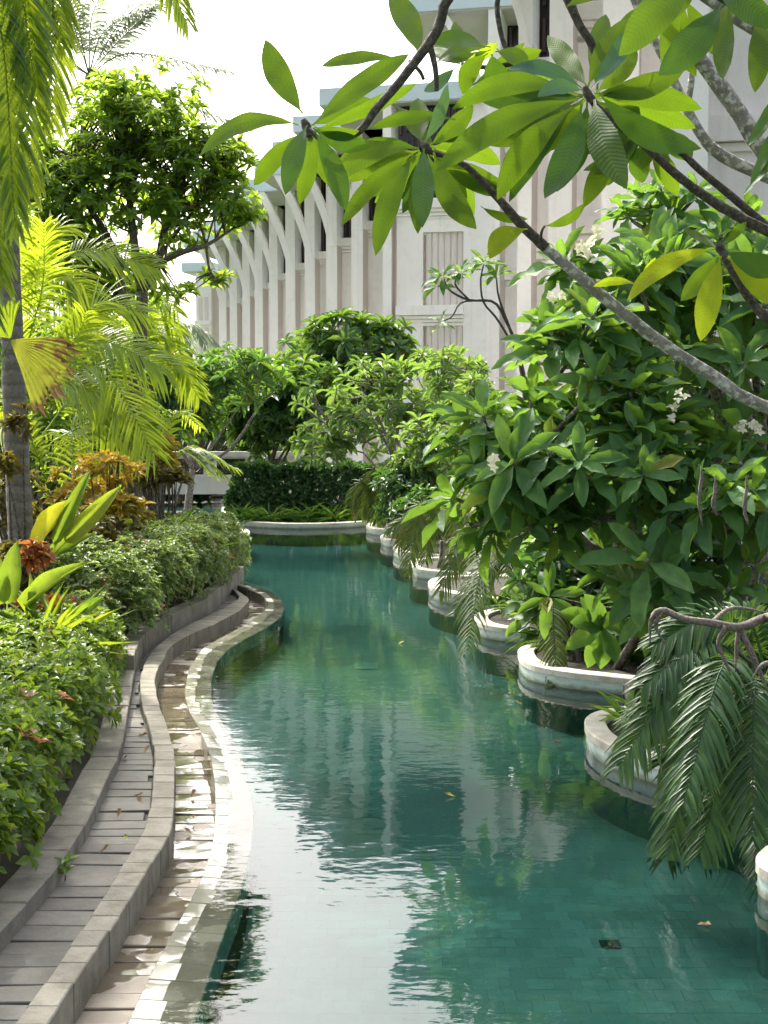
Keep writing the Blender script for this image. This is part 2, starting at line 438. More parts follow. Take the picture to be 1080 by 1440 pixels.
class MB:
    def __init__(s):
        s.v, s.f, s.uv = [], [], None
    def box(s, x0, x1, y0, y1, z0, z1):
        return s.hexa([(x0, y0), (x1, y0), (x1, y1), (x0, y1)], z0, z1)
    def hexa(s, q, z0, z1, ch=0.0):
        """prism over a counter-clockwise plan polygon with an optional chamfered top"""
        b = len(s.v)
        k = len(q)
        z1s = z1 if isinstance(z1, (list, tuple)) else [z1] * k
        s.v += [(x, y, z0) for x, y in q]
        if ch > 0:
            cx = sum(p[0] for p in q) / k
            cy = sum(p[1] for p in q) / k
            s.v += [(x, y, z - ch) for (x, y), z in zip(q, z1s)]
            for (x, y), z in zip(q, z1s):
                dx, dy = cx - x, cy - y
                s.v.append((x + math.copysign(min(ch, abs(dx) * .5), dx), y + math.copysign(min(ch, abs(dy) * .5), dy), z))
            rings = 3
        else:
            s.v += [(x, y, z) for (x, y), z in zip(q, z1s)]
            rings = 2
        s.f.append(tuple(b + i for i in reversed(range(k))))
        for r in range(rings - 1):
            for i in range(k):
                j = (i + 1) % k
                s.f.append((b + r * k + i, b + r * k + j, b + (r + 1) * k + j, b + (r + 1) * k + i))
        s.f.append(tuple(b + (rings - 1) * k + i for i in range(k)))
        return s
    def quad(s, a, b, c, d):
        k = len(s.v)
        s.v += [tuple(a), tuple(b), tuple(c), tuple(d)]
        s.f.append((k, k + 1, k + 2, k + 3))
        return s
    def obox(s, o, u, w, n, lu, lw, ln):
        """box from corner o along three unit vectors"""
        b = len(s.v)
        for kz in (0, 1):
            for i, j in ((0, 0), (1, 0), (1, 1), (0, 1)):
                s.v.append(tuple(o + u * (lu * i) + n * (ln * j) + w * (lw * kz)))
        for f in ((3, 2, 1, 0), (4, 5, 6, 7), (0, 1, 5, 4), (1, 2, 6, 5), (2, 3, 7, 6), (3, 0, 4, 7)):
            s.f.append(tuple(b + i for i in f))
        return s
    def tube(s, pts, rad, sides=7, wob=0.0):
        pts = [Vector(p) for p in pts]
        b = len(s.v)
        n = len(pts)
        ref = Vector((0.31, 0.2, 0.93)).normalized()
        for i, p in enumerate(pts):
            t = (pts[min(i + 1, n - 1)] - pts[max(i - 1, 0)])
            if t.length < 1e-9:
                t = Vector((0, 0, 1))
            t.normalize()
            a = t.cross(ref)
            if a.length < 0.15:
                a = t.cross(Vector((1, 0, 0)))
            a.normalize()
            c = t.cross(a)
            for k in range(sides):
                th = 2 * math.pi * k / sides
                r = rad[i] * (1 + wob * (random.random() - .5))
                s.v.append(tuple(p + a * (r * math.cos(th)) + c * (r * math.sin(th))))
        for i in range(n - 1):
            for k in range(sides):
                j = (k + 1) % sides
                s.f.append((b + i * sides + k, b + i * sides + j, b + (i + 1) * sides + j, b + (i + 1) * sides + k))
        s.f.append(tuple(b + k for k in reversed(range(sides))))
        s.f.append(tuple(b + (n - 1) * sides + k for k in range(sides)))
        return s
    def mesh(s, name, mat, smooth=False):
        me = bpy.data.meshes.new(name)
        me.from_pydata(s.v, [], s.f)
        if s.uv:
            ul = me.uv_layers.new(name='UVMap')
            k = 0
            for p in me.polygons:
                for li in p.loop_indices:
                    ul.data[li].uv = s.uv[me.loops[li].vertex_index]
        me.materials.append(mat)
        if smooth:
            me.polygons.foreach_set('use_smooth', [True] * len(me.polygons))
        me.update()
        return me
    def build(s, name, mat, parent=None, smooth=False, kind=None):
        return link_mesh(name, s.mesh(name, mat, smooth), parent, kind)

def spline(pts, n):
    """Catmull-Rom through points"""
    P = [Vector(p) for p in pts]
    P = [P[0] * 2 - P[1]] + P + [P[-1] * 2 - P[-2]]
    out = []
    segs = len(P) - 3
    for i in range(n):
        t = i / (n - 1) * segs
        k = min(int(t), segs - 1)
        t -= k
        a, b, c, d = P[k:k + 4]
        out.append(0.5 * ((2 * b) + (c - a) * t + (2 * a - 5 * b + 4 * c - d) * t * t + (3 * b - a - 3 * c + d) * t ** 3))
    return out

def lin(vals, n):
    return list(np.interp(np.linspace(0, len(vals) - 1, n), np.arange(len(vals)), vals))

# ------------------------------------------------------------------ leaf machinery
def leaf_template(nl, prof, fold=0.25, curl=0.15, wave=0.0, tipcurl=0.0):
    """a leaf along +y, unit length and unit half width; columns left, mid, right"""
    v, uv, f = [], [], []
    for i in range(nl + 1):
        s = i / nl
        w = prof(s)
        z = -curl * s * s - tipcurl * max(0, s - .7) ** 2
        for c in (-1, 0, 1):
            wz = wave * math.sin(s * 14 + c * 2.1) * abs(c) * w
            v.append((c * w, s, z + (fold * w * 0.25 if c else 0) + wz))
            uv.append((0.5 + 0.5 * c, s))
    for i in range(nl):
        for c in (0, 1):
            a = i * 3 + c
            f.append((a, a + 1, a + 4, a + 3))
    return np.array(v), np.array(f), np.array(uv)

def obovate(s):      # frangipani: widest past the middle, short stalk
    if s < 0.06:
        return 0.09
    x = (s - 0.06) / 0.94
    return max(0.09 if x < .3 else 0.02, (math.sin(math.pi * x ** 1.1)) ** 0.72 if 0 < x < 1 else 0.02)

def spoon(s):        # hedge leaf, rounded near the tip
    if s < 0.08:
        return 0.08
    x = (s - 0.08) / 0.92
    return max(0.05, math.sin(math.pi * x ** 1.25) ** 0.7 if 0 < x < 1 else 0.05)

def lance(s):
    return max(0.03, math.sin(math.pi * min(1, s * 0.97 + 0.02)) ** 0.7)

def strap(s):
    return max(0.03, min(1, s * 8 + .3) * (1 - s) ** 0.45)

def paddle(s):
    if s < 0.2:
        return 0.06
    x = (s - 0.2) / 0.8
    return max(0.04, math.sin(math.pi * x ** 0.8) ** 0.55 if 0 < x < 1 else 0.04)

T = {
    'frangi': [leaf_template(8, obovate, 0.45, 0.12, 0.05), leaf_template(8, obovate, 0.3, 0.26, 0.06), leaf_template(8, obovate, 0.6, 0.02, .03), leaf_template(8, obovate, 0.2, 0.42, .05)],
    'frangi_lo': [leaf_template(4, obovate, 0.8, 0.15), leaf_template(4, obovate, 0.8, 0.3)],
    'spoon': [leaf_template(3, spoon, 0.9, 0.12), leaf_template(3, spoon, 0.7, 0.25)],
    'lance': [leaf_template(3, lance, 0.7, 0.2), leaf_template(3, lance, 0.7, 0.35)],
    'lance2': [leaf_template(2, lance, 0.6, 0.15)],
    'strap': [leaf_template(7, strap, 0.5, 0.55), leaf_template(7, strap, 0.5, 0.95), leaf_template(7, strap, 0.5, 0.3)],
    'paddle': [leaf_template(10, paddle, 0.9, 0.25, 0.04), leaf_template(10, paddle, 0.9, 0.5, 0.04)],
}

def norm_rows(a):
    return a / np.maximum(np.linalg.norm(a, axis=1, keepdims=True), 1e-9)

class Leaves:
    """collects leaves: place, direction, face normal, length, half width, tone"""
    def __init__(s):
        s.a = []
    def add(s, loc, d, nrm, ln, hw, tint=None):
        s.a.append((*loc, *d, *nrm, ln, hw, random.random() if tint is None else tint))
    def __len__(s):
        return len(s.a)
    def frames(s, arr):
        P, D, N = arr[:, 0:3], norm_rows(arr[:, 3:6]), arr[:, 6:9]
        Xv = norm_rows(np.cross(D, N))
        N = np.cross(Xv, D)
        return P, D, Xv, N
    def mesh(s, name, tmpls, mat, arr=None):
        arr = np.array(s.a) if arr is None else arr
        P, D, Xv, N = s.frames(arr)
        ln, hw, tt = arr[:, 9], arr[:, 10], arr[:, 11]
        sel = RNG.integers(0, len(tmpls), len(arr))
        VV, FF, UU, TT = [], [], [], []
        off = 0
        for k, (tv, tf, tu) in enumerate(tmpls):
            ix = np.nonzero(sel == k)[0]
            if len(ix) == 0:
                continue
            m = len(tv)
            V = (P[ix, None, :] + Xv[ix, None, :] * (tv[None, :, 0:1] * hw[ix, None, None])
                 + D[ix, None, :] * (tv[None, :, 1:2] * ln[ix, None, None])
                 + N[ix, None, :] * (tv[None, :, 2:3] * ln[ix, None, None]))
            VV.append(V.reshape(-1, 3))
            FF.append((tf[None] + (np.arange(len(ix)) * m)[:, None, None] + off).reshape(-1, 4))
            UU.append(np.tile(tu, (len(ix), 1)))
            TT.append(np.repeat(tt[ix], m))
            off += m * len(ix)
        V, Fc, U, Tn = np.concatenate(VV), np.concatenate(FF), np.concatenate(UU), np.concatenate(TT)
        return quads_mesh(name, V, Fc, U, Tn, mat)
    def build(s, name, parent, tmpls, mat, kind='stuff', arr=None):
        if arr is None and not s.a:
            return None
        return link_mesh(name, s.mesh(name, tmpls, mat, arr), parent, kind)

def quads_mesh(name, V, Fc, U, Tn, mat, smooth=True):
    me = bpy.data.meshes.new(name)
    me.vertices.add(len(V))
    me.vertices.foreach_set('co', V.astype(np.float32).ravel())
    nf = len(Fc)
    me.loops.add(nf * 4)
    me.loops.foreach_set('vertex_index', Fc.astype(np.int32).ravel())
    me.polygons.add(nf)
    me.polygons.foreach_set('loop_start', np.arange(0, nf * 4, 4, dtype=np.int32))
    me.polygons.foreach_set('loop_total', np.full(nf, 4, dtype=np.int32))
    me.polygons.foreach_set('use_smooth', np.ones(nf, dtype=bool) if smooth else np.zeros(nf, dtype=bool))
    ul = me.uv_layers.new(name='UVMap')
    ul.data.foreach_set('uv', U[Fc.ravel()].astype(np.float32).ravel())
    if Tn is not None:
        at_ = me.attributes.new('tint', 'FLOAT', 'POINT')
        at_.data.foreach_set('value', Tn.astype(np.float32))
    me.materials.append(mat)
    me.update(calc_edges=True)
    return me

def rvec():
    while True:
        v = Vector((random.uniform(-1, 1), random.uniform(-1, 1), random.uniform(-1, 1)))
        if 0.05 < v.length < 1:
            return v.normalized()

def rosette(L, tip, axis, n, ln, hw, t0=25, t1=100, droop=0.0, jit=0.15, tint=None):
    axis = Vector(axis).normalized()
    a = axis.cross(rvec())
    a.normalize()
    b = axis.cross(a)
    for i in range(n):
        fr = (i + .5) / n
        th = i * 2.39996 + random.uniform(-.3, .3)
        t = R(t0 + (t1 - t0) * fr ** 0.8)
        rad = a * math.cos(th) + b * math.sin(th)
        d = axis * math.cos(t) + rad * math.sin(t) + rvec() * jit + Vector((0, 0, -droop * fr))
        nn = axis * math.sin(t) - rad * math.cos(t) + rvec() * jit * .6
        s = (0.65 + 0.35 * min(1, fr * 1.8)) * random.uniform(.82, 1.1)
        L.add(Vector(tip) - axis * (0.12 * ln * fr) + rad * (0.02 * ln), d, nn, ln * s, hw * s * random.uniform(.9, 1.1), tint)

# ------------------------------------------------------------------ palm fronds
def frond_mesh(name, pts, leaf_len, n, mat, lw=0.016, rr=0.012, spread=55, hang=0.45, up=None, start=0.18, rmat=None, vee=0.15):
    """an arching rachis with two rows of leaflets, each with a crease, bent down by its weight"""
    C = spline(pts, 40)
    C = np.array([tuple(p) for p in C])
    seg = np.linalg.norm(np.diff(C, axis=0), axis=1)
    cum = np.concatenate([[0], np.cumsum(seg)])
    V, Fc, U, Tn = [], [], [], []
    cnt = 0
    # rachis, four sided
    ns = 14
    tt = np.linspace(0, cum[-1], ns)
    RC = np.stack([np.interp(tt, cum, C[:, k]) for k in range(3)], 1)
    for i in range(ns):
        tg = RC[min(i + 1, ns - 1)] - RC[max(i - 1, 0)]
        tg /= np.linalg.norm(tg) + 1e-9
        a = np.cross(tg, (0.1, 0.05, 1.0)); a /= np.linalg.norm(a) + 1e-9
        b = np.cross(a, tg)
        r = rr * (1 - 0.85 * i / (ns - 1))
        for da, db in ((1, 0), (0, 1), (-1, 0), (0, -1)):
            V.append(RC[i] + a * da * r + b * db * r); U.append((.5, .1)); Tn.append(.9)
    for i in range(ns - 1):
        for k in range(4):
            j = (k + 1) % 4
            Fc.append((i * 4 + k, i * 4 + j, i * 4 + 4 + j, i * 4 + 4 + k))
    cnt = len(V)
    tone = random.random() * .6
    for i in range(n):
        s = start + (1 - start) * (i + .5) / n
        d0 = s * cum[-1]
        p0 = np.array([np.interp(d0, cum, C[:, k]) for k in range(3)])
        p1 = np.array([np.interp(min(d0 + .03 * cum[-1], cum[-1]), cum, C[:, k]) for k in range(3)])
        pm = np.array([np.interp(max(d0 - .03 * cum[-1], 0), cum, C[:, k]) for k in range(3)])
        tg = p1 - pm
        tg /= np.linalg.norm(tg) + 1e-9
        upv = np.array(up if up is not None else (0, 0, 1.0))
        side = np.cross(tg, upv)
        if np.linalg.norm(side) < .2:
            side = np.cross(tg, (0.6, 0.8, 0.1))
        side /= np.linalg.norm(side)
        nrm = np.cross(side, tg)
        env = (math.sin(math.pi * min(1, 0.12 + 0.80 * (s - start) / (1 - start)))) ** 0.6
        for sg in (-1, 1):
            ang = R(spread * (1.15 - 0.55 * s) + random.uniform(-7, 7))
            d = tg * math.cos(ang) + side * sg * math.sin(ang) + nrm * (vee + random.uniform(-.08, .08))
            d /= np.linalg.norm(d)
            L = leaf_len * env * random.uniform(.85, 1.08)
            w = lw * (0.7 + .3 * env)
            wv = np.cross(d, nrm * 1.0 + side * sg * .3)
            wv /= np.linalg.norm(wv) + 1e-9
            hg = hang * random.uniform(.6, 1.3)
            tn = min(.98, tone + random.random() * .35)
            for k in range(4):
                q = k / 3
                c = p0 + d * (L * q) + np.array((0, 0, -hg * L * q * q))
                ww = w * (0.5, 1.0, .8, .06)[k]
                V += [c - wv * ww + nrm * ww * .35, c, c + wv * ww + nrm * ww * .35]
                U += [(0, q), (.5, q), (1, q)]
                Tn += [tn] * 3
            for k in range(3):
                for c in (0, 1):
                    a = cnt + k * 3 + c
                    Fc.append((a, a + 1, a + 4, a + 3))
            cnt += 12
    return quads_mesh(name, np.array(V), np.array(Fc), np.array(U), np.array(Tn), mat)

def frond(parent, pts, leaf_len, n, mat, **kw):
    return link_mesh('frond', frond_mesh('frond', pts, leaf_len, n, mat, **kw), parent)

def frond_px(parent, b, c, t, Y, leaf_px, n, mat, dY=(0, 0, 0), **kw):
    Yt = Y + dY[2]
    if t[1] > HOR + 60:                      # a tip may brush the water but not sink
        Yt = min(Yt, F_PX * (CAM_H - .05) / (t[1] - HOR))
    Ym = min(Y + dY[1], (Y + dY[0] + Yt) * .5 + .3)
    return frond(parent, [at(*b, Y + dY[0]), at(*c, Ym), at(*t, Yt)], leaf_px * Y / F_PX, n, mat, **kw)

# ==================================================================== THE SETTING
# ------------------------------------------------------------------ edges of the left terrace, as world x over depth Y
YG = np.arange(2.0, 26.0, 0.05)

def edge(pts, z, smooth=0.22):
    g = sorted(((gnd(x, y, z).y, gnd(x, y, z).x) for x, y in pts))
    ys, xs = [a for a, b in g], [b for a, b in g]
    X = np.interp(YG, ys, xs)
    k = int(smooth / 0.05) * 2 + 1
    ker = np.hanning(k + 2)[1:-1]
    ker /= ker.sum()
    Xp = np.pad(X, k // 2, mode='edge')
    Xs = np.convolve(Xp, ker, 'valid')
    return lambda y: float(np.interp(y, YG, Xs))

rim_in = edge([(318, 814), (345, 818), (362, 823), (382, 830), (393, 838), (401, 852), (395, 868), (370, 885), (340, 900), (318, 915), (305, 930), (297, 955),
               (298, 985), (310, 1010), (325, 1035), (340, 1060), (353, 1110), (358, 1150), (352, 1200), (340, 1250), (315, 1312), (272, 1440), (190, 1700), (0, 2300)], 0.0, 0.3)
rim_out = edge([(317, 818), (345, 827), (369, 838), (378, 850), (370, 862), (340, 882), (310, 898), (285, 912), (266, 940), (259, 975), (265, 1000),
                (280, 1025), (295, 1060), (302, 1100), (303, 1140), (299, 1190), (283, 1240), (250, 1300), (215, 1365), (180, 1440), (80, 1700), (-150, 2300)], 0.0, 0.3)
WALL_Z, PATH_Z, CHAN_Z = 0.04, -0.02, -0.14
wall_r = edge([(316, 818), (333, 830), (350, 841), (350, 845), (335, 860), (300, 878), (269, 891), (244, 904), (234, 915), (231, 926), (222, 938), (217, 958),
               (221, 980), (227, 999), (236, 1025), (246, 1060), (246, 1118), (244, 1157), (233, 1184), (210, 1219), (167, 1289), (117, 1361), (84, 1413), (66, 1440), (-100, 1700), (-480, 2300)], WALL_Z, 0.25)
wall_l = edge([(314, 818), (330, 831), (337, 839), (333, 844), (313, 856), (269, 876), (242, 891), (216, 912), (204, 930), (198, 949), (196, 964), (199, 988), (210, 1023),
               (218, 1058), (216, 1098), (213, 1133), (202, 1168), (171, 1219), (132, 1281), (97, 1332), (58, 1390), (19, 1440), (-165, 1700), (-600, 2300)], WALL_Z, 0.25)
_near = [(173, 1040), (167, 1063), (154, 1083), (128, 1145), (105, 1184), (78, 1223), (39, 1269), (0, 1308), (-110, 1440), (-330, 1700), (-800, 2300)]
_far = [(191, 909), (209, 884), (253, 858), (291, 842), (313, 824)]
def _kerb():
    pts = [(gnd(x, y, 0.08).y, gnd(x, y, 0.08).x) for x, y in _near] + [(gnd(x, y, 0.22).y, gnd(x, y, 0.22).x) for x, y in _far]
    pts.sort()
    X = np.interp(YG, [a for a, b in pts], [b for a, b in pts])
    k = 13
    ker = np.hanning(k + 2)[1:-1]
    ker /= ker.sum()
    Xs = np.convolve(np.pad(X, k // 2, mode='edge'), ker, 'valid')
    return lambda y: float(np.interp(y, YG, Xs))
kerb_r = _kerb()
def kerb_z(y):
    return 0.08 if y < 13.2 else 0.22

def setting(name, mb, mat, kind='structure'):
    o = mb.build(name, mat)
    o['kind'] = kind
    return o

def row_edges(y0, y1, step, jit=0.12):
    ys = [y0]
    while ys[-1] < y1:
        ys.append(ys[-1] + step * random.uniform(1 - jit, 1 + jit))
    return ys

def strip_body(name, xl, xr, y0, y1, z0, z1, mat, step=0.25):
    mb = MB()
    ys = np.arange(y0, y1 + step, step)
    for a, b in zip(ys[:-1], ys[1:]):
        mb.hexa([(xl(a), a), (xr(a), a), (xr(b), b), (xl(b), b)], z0, z1)
    return mb.build(name, mat)

Y0, Y1 = 3.6, 22.2
# path: mortar bed with one grey slab for each row
path = strip_body('path', lambda y: kerb_r(y) - .1, lambda y: max(wall_l(y), kerb_r(y)) + .02, Y0, 21.9, -0.5, PATH_Z - .022, M['bed'])
path['kind'] = 'structure'
ys = row_edges(Y0, 21.7, 0.185, .2)
for a, b in zip(ys[:-1], ys[1:]):
    xl0, xl1 = kerb_r(a) - .03, kerb_r(b) - .03
    xr0, xr1 = wall_l(a) - .012, wall_l(b) - .012
    if min(xr0 - xl0, xr1 - xl1) < .06:
        continue
    g = 0.003 + (0.010 if random.random() < .5 else 0) * random.random()
    cut = random.choice((0, 0, 0, 0.03))
    sk = random.uniform(-.008, .008)
    z = PATH_Z + random.uniform(-.006, .004)
    zz = [z + random.uniform(-.003, .003) for _ in range(4)]
    MB().hexa([(xl0, a + g + sk), (xr0 - cut, a + g - sk), (xr1 - cut, b - g - sk), (xl1, b - g + sk)], -.3, zz, .004).build('slab', M['path'], path)

# drain channel with wet tan slabs
channel = strip_body('drain_channel', lambda y: wall_r(y) - .08, lambda y: max(rim_out(y), wall_r(y)) + .05, Y0, 21.6, -0.5, CHAN_Z - .02, M['bed'])
channel['kind'] = 'structure'
ys = row_edges(Y0, 21.5, 0.18, .18)
for a, b in zip(ys[:-1], ys[1:]):
    xl0, xl1 = wall_r(a) - .02, wall_r(b) - .02
    xr0, xr1 = rim_out(a) + .015, rim_out(b) + .015
    if min(xr0 - xl0, xr1 - xl1) < .05:
        continue
    g = 0.003 + (0.011 if random.random() < .5 else 0) * random.random()
    sk = random.uniform(-.012, .012)
    z = CHAN_Z + random.uniform(-.006, .006)
    zz = [z + random.uniform(-.004, .004) for _ in range(4)]
    MB().hexa([(xl0, a + g + sk), (xr0, a + g - sk), (xr1, b - g - sk), (xl1, b - g + sk)], -.3, zz, .004).build('slab', M['channel'], channel)

# overflow rim of the pool, just awash
rim = strip_body('pool_rim', lambda y: rim_out(y) + .03, lambda y: rim_in(y) - .02, Y0, 22.25, -1.0, -0.06, M['bed'])
rim['kind'] = 'structure'
ys = row_edges(Y0, 22.2, 0.2, .06)
for a, b in zip(ys[:-1], ys[1:]):
    xl0, xl1, xr0, xr1 = rim_out(a), rim_out(b), rim_in(a), rim_in(b)
    if min(xr0 - xl0, xr1 - xl1) < .05:
        continue
    g = 0.0022
    zo = 0.007 + random.uniform(-.0015, .002)
    zi = -0.010 + random.uniform(-.0015, .0015)
    if abs(xr1 - xr0) > .25:
        zi = -.006
    MB().hexa([(xl0, a + g), (xr0, a + g), (xr1, b - g), (xl1, b - g)], -.16, [zo, zi, zi, zo], .003).build('slab', M['rim'], rim)

# low wall between path and channel
gw = thing('garden_wall', 'low curving buff stone wall between the grey path and the wet channel', 'wall', (wall_r(8), 8, -.14))
ys = row_edges(Y0, 21.9, 0.21, .2)
for a, b in zip(ys[:-1], ys[1:]):
    xl0, xl1, xr0, xr1 = wall_l(a), wall_l(b), wall_r(a), wall_r(b)
    if min(xr0 - xl0, xr1 - xl1) < .02:
        continue
    g = 0.0012
    z = WALL_Z + random.uniform(-.0025, .0025)
    dz = random.uniform(-.004, .004)
    MB().hexa([(xl0 + dz, a + g), (xr0 + dz, a + g), (xr1 + dz, b - g), (xl1 + dz, b - g)], -.3, [z, z, z, z], .006).build('coping_stone', M['cope'], gw)

# planter kerb
kw = thing('planter_kerb', 'stained stone kerb holding the hedge bed beside the grey path', 'kerb', (kerb_r(8) - .1, 8, 0))
ys = row_edges(Y0, 22.0, 0.42, .15)
for a, b in zip(ys[:-1], ys[1:]):
    z = kerb_z((a + b) / 2) + random.uniform(-.004, .004)
    dx = random.uniform(-.004, .004)
    MB().hexa([(kerb_r(a) - .2 + dx, a + .0015), (kerb_r(a) + dx, a + .0015), (kerb_r(b) + dx, b - .0015), (kerb_r(b) - .2 + dx, b - .0015)],
              -.3, z, .008).build('kerb_stone', M['kerb'], kw)

# left bed soil
mb = MB()
ys = np.arange(2.5, 22.3, .4)
for a, b in zip(ys[:-1], ys[1:]):
    zt = 0.05 if a < 13.2 else .17
    mb.hexa([(-9, a), (kerb_r(a) - .15, a), (kerb_r(b) - .15, b), (-9, b)], -1.2, zt)
setting('planting_bed', mb, M['ground'])

# water: green tinted sheet over the deep pool, clear film where it laps over the rim
wp_ = [(rim_in(y) - .004, float(y)) for y in np.arange(2.2, 22.05, .1)]
wp_ += [(rim_in(22.15) - .02, 22.2), (-8.95, 22.2), (-8.95, 51.95), (7.45, 51.95), (7.45, 2.2)]
mb = MB()
mb.v = [(x, y, 0) for x, y in wp_]
mb.f = [tuple(range(len(wp_) - 1, -1, -1))]
setting('pool_water', mb, M['water'])
mb = MB()
ys = np.arange(2.2, 22.05, .1)
for y in ys:
    mb.v += [(rim_out(y) + .02, y, 0), (rim_in(y) - .0045, y, 0)]
mb.f = [(2 * k, 2 * k + 1, 2 * k + 3, 2 * k + 2) for k in range(len(ys) - 1)]
setting('rim_water', mb, M['film'])

# pool floor with tiles
FZ = -0.42
pf = setting('pool_floor', MB().box(-9, 7.5, 1.5, 52, FZ - .2, FZ), M['pool_floor'])
TS = 0.14
cells = []
j = 0
yv = 4.6
while yv < 17:
    xo = (j % 2) * TS * .5
    xs = np.arange(-2.0 + xo, 3.4, TS)
    for x in xs:
        lim = rim_in(yv) - .02
        if x < lim:
            continue
        pxx = CX + F_PX * x / yv
        if pxx < -150 or pxx > 1200:
            continue
        cells.append((x, yv))
    yv += TS
    j += 1
tile_meshes = []
for k in range(6):
    t = MB()
    q = [(-.5 * TS + .0006, -.5 * TS + .0006), (.5 * TS - .0006, -.5 * TS + .0006), (.5 * TS - .0006, .5 * TS - .0006), (-.5 * TS + .0006, .5 * TS - .0006)]
    t.hexa(q, 0, [.006 + random.uniform(-.0006, .0006) for _ in range(4)], .0006)
    tile_meshes.append(t.mesh('tile', M['pool_tile']))
near = [c for c in cells if c[1] < 9.0 and -30 < CX + F_PX * c[0] * (CAM_H / (CAM_H - FZ)) / (c[1]) < 1e9]
near = sorted(cells, key=lambda c: (c[1], c[0]))
vis = [c for c in near if 240 < CX + F_PX * c[0] / c[1] < 1090 and c[1] > 6.3]
pick = set(vis[:300])
for c in vis[:300]:
    o = bpy.data.objects.new('tile', random.choice(tile_meshes))
    COL.objects.link(o)
    o.parent = pf
    o.location = (c[0] + TS / 2, c[1] + TS / 2, FZ + .001)
mb = MB()
for c in cells:
    if c in pick:
        continue
    x, y = c
    mb.hexa([(x + .0006, y + .0006), (x + TS - .0006, y + .0006), (x + TS - .0006, y + TS - .0006), (x + .0006, y + TS - .0006)], FZ + .001, FZ + .006 + random.uniform(-.0005, .0005))
mb.build('tiles', M['pool_tile'], pf, kind='stuff')
p = gnd(858, 1331, FZ)
tag(MB().box(p.x - .055, p.x + .055, p.y - .055, p.y + .055, FZ + .012, FZ + .016).build('loose_tile', M['dark_tile']), 'single black tile lying on the green pool floor', 'tile')
p = gnd(515, 938, FZ)
tag(MB().box(p.x - .14, p.x + .14, p.y - .22, p.y + .22, FZ + .012, FZ + .017).build('drain_cover', M['drain']), 'pale square drain cover set in the pool floor', 'drain cover')

# ground to the horizon, around the pool
G = 3000
for nm, (x0, x1, y0, y1) in {'ground': (-G, -8.9, -G, G)}.items():
    mb = MB()
    mb.quad((-G, -G, .1), (-8.9, -G, .1), (-8.9, G, .1), (-G, G, .1))
    mb.quad((7.4, -G, .1), (G, -G, .1), (G, G, .1), (7.4, G, .1))
    mb.quad((-8.9, 51.9, .1), (7.4, 51.9, .1), (7.4, G, .1), (-8.9, G, .1))
    mb.quad((-8.9, -G, .1), (7.4, -G, .1), (7.4, 1.6, .1), (-8.9, 1.6, .1))
    setting(nm, mb, M['lawn'])

# ------------------------------------------------------------------ scalloped planters on the right bank
def planter(label, edge_px, h, name='pool_planter', width=.17, seg=.45, dip=0):
    pts = [gnd(x, y, h) for x, y in edge_px]
    C = spline(pts, 90)
    cum = [0]
    for a, b in zip(C[:-1], C[1:]):
        cum.append(cum[-1] + (b - a).length)
    tot = cum[-1]
    def pos(d):
        return Vector([np.interp(d, cum, [c[k] for c in C]) for k in range(3)])
    def frame(d):
        t = (pos(min(d + .05, tot)) - pos(max(d - .05, 0)))
        t.normalize()
        return pos(d), Vector((t.y, -t.x, 0))          # right-hand normal of travel
    root = thing(name, label, 'planter', (C[45].x, C[45].y, 0), 'scalloped planters along the right bank')
    n = max(3, int(tot / .05))
    # tiled wall under the coping
    mbw = MB()
    mbw.uv = []
    ringn = n + 1
    for i in range(ringn):
        p, nr = frame(tot * i / n)
        for off, z in ((.012, -.03), (.012, h - .06), (width - .01, h - .06), (width - .01, -.03)):
            q = p + nr * (-off * SG)
            mbw.v.append((q.x, q.y, z))
            mbw.uv.append((tot * i / n, z))
    for i in range(n):
        for k in range(3):
            mbw.f.append((i * 4 + k, i * 4 + 4 + k, i * 4 + 5 + k, i * 4 + 1 + k))
    mbw.build('tiled_wall', M['mosaic'], root)
    mbu = MB()
    for i in range(ringn):
        p, nr = frame(tot * i / n)
        q = p + nr * (-.014 * SG)
        mbu.v += [(q.x, q.y, -1.0), (q.x, q.y, -.025)]
    mbu.f = [(2 * i, 2 * i + 2, 2 * i + 3, 2 * i + 1) for i in range(n)]
    mbu.build('underwater_wall', M['pool_floor'], root)
    m = max(2, int(tot / seg))
    for j in range(m):
        d0, d1 = tot * j / m + .0012, tot * (j + 1) / m - .0012
        st = 7
        mbc = MB()
        for i in range(st):
            p, nr = frame(d0 + (d1 - d0) * i / (st - 1))
            for off, z in ((0.0, h - .06), (0.0, h - .008), (.008, h), (width - .008, h), (width, h - .008), (width, h - .06)):
                q = p + nr * (-off * SG)
                mbc.v.append((q.x, q.y, z))
        for i in range(st - 1):
            for k in range(6):
                kk = (k + 1) % 6
                mbc.f.append((i * 6 + k, i * 6 + 6 + k, i * 6 + 6 + kk, i * 6 + kk))
        mbc.f.append(tuple(range(5, -1, -1)))
        mbc.f.append(tuple(range((st - 1) * 6, st * 6)))
        mbc.build('coping_stone', M['limestone'], root)
    return root, C

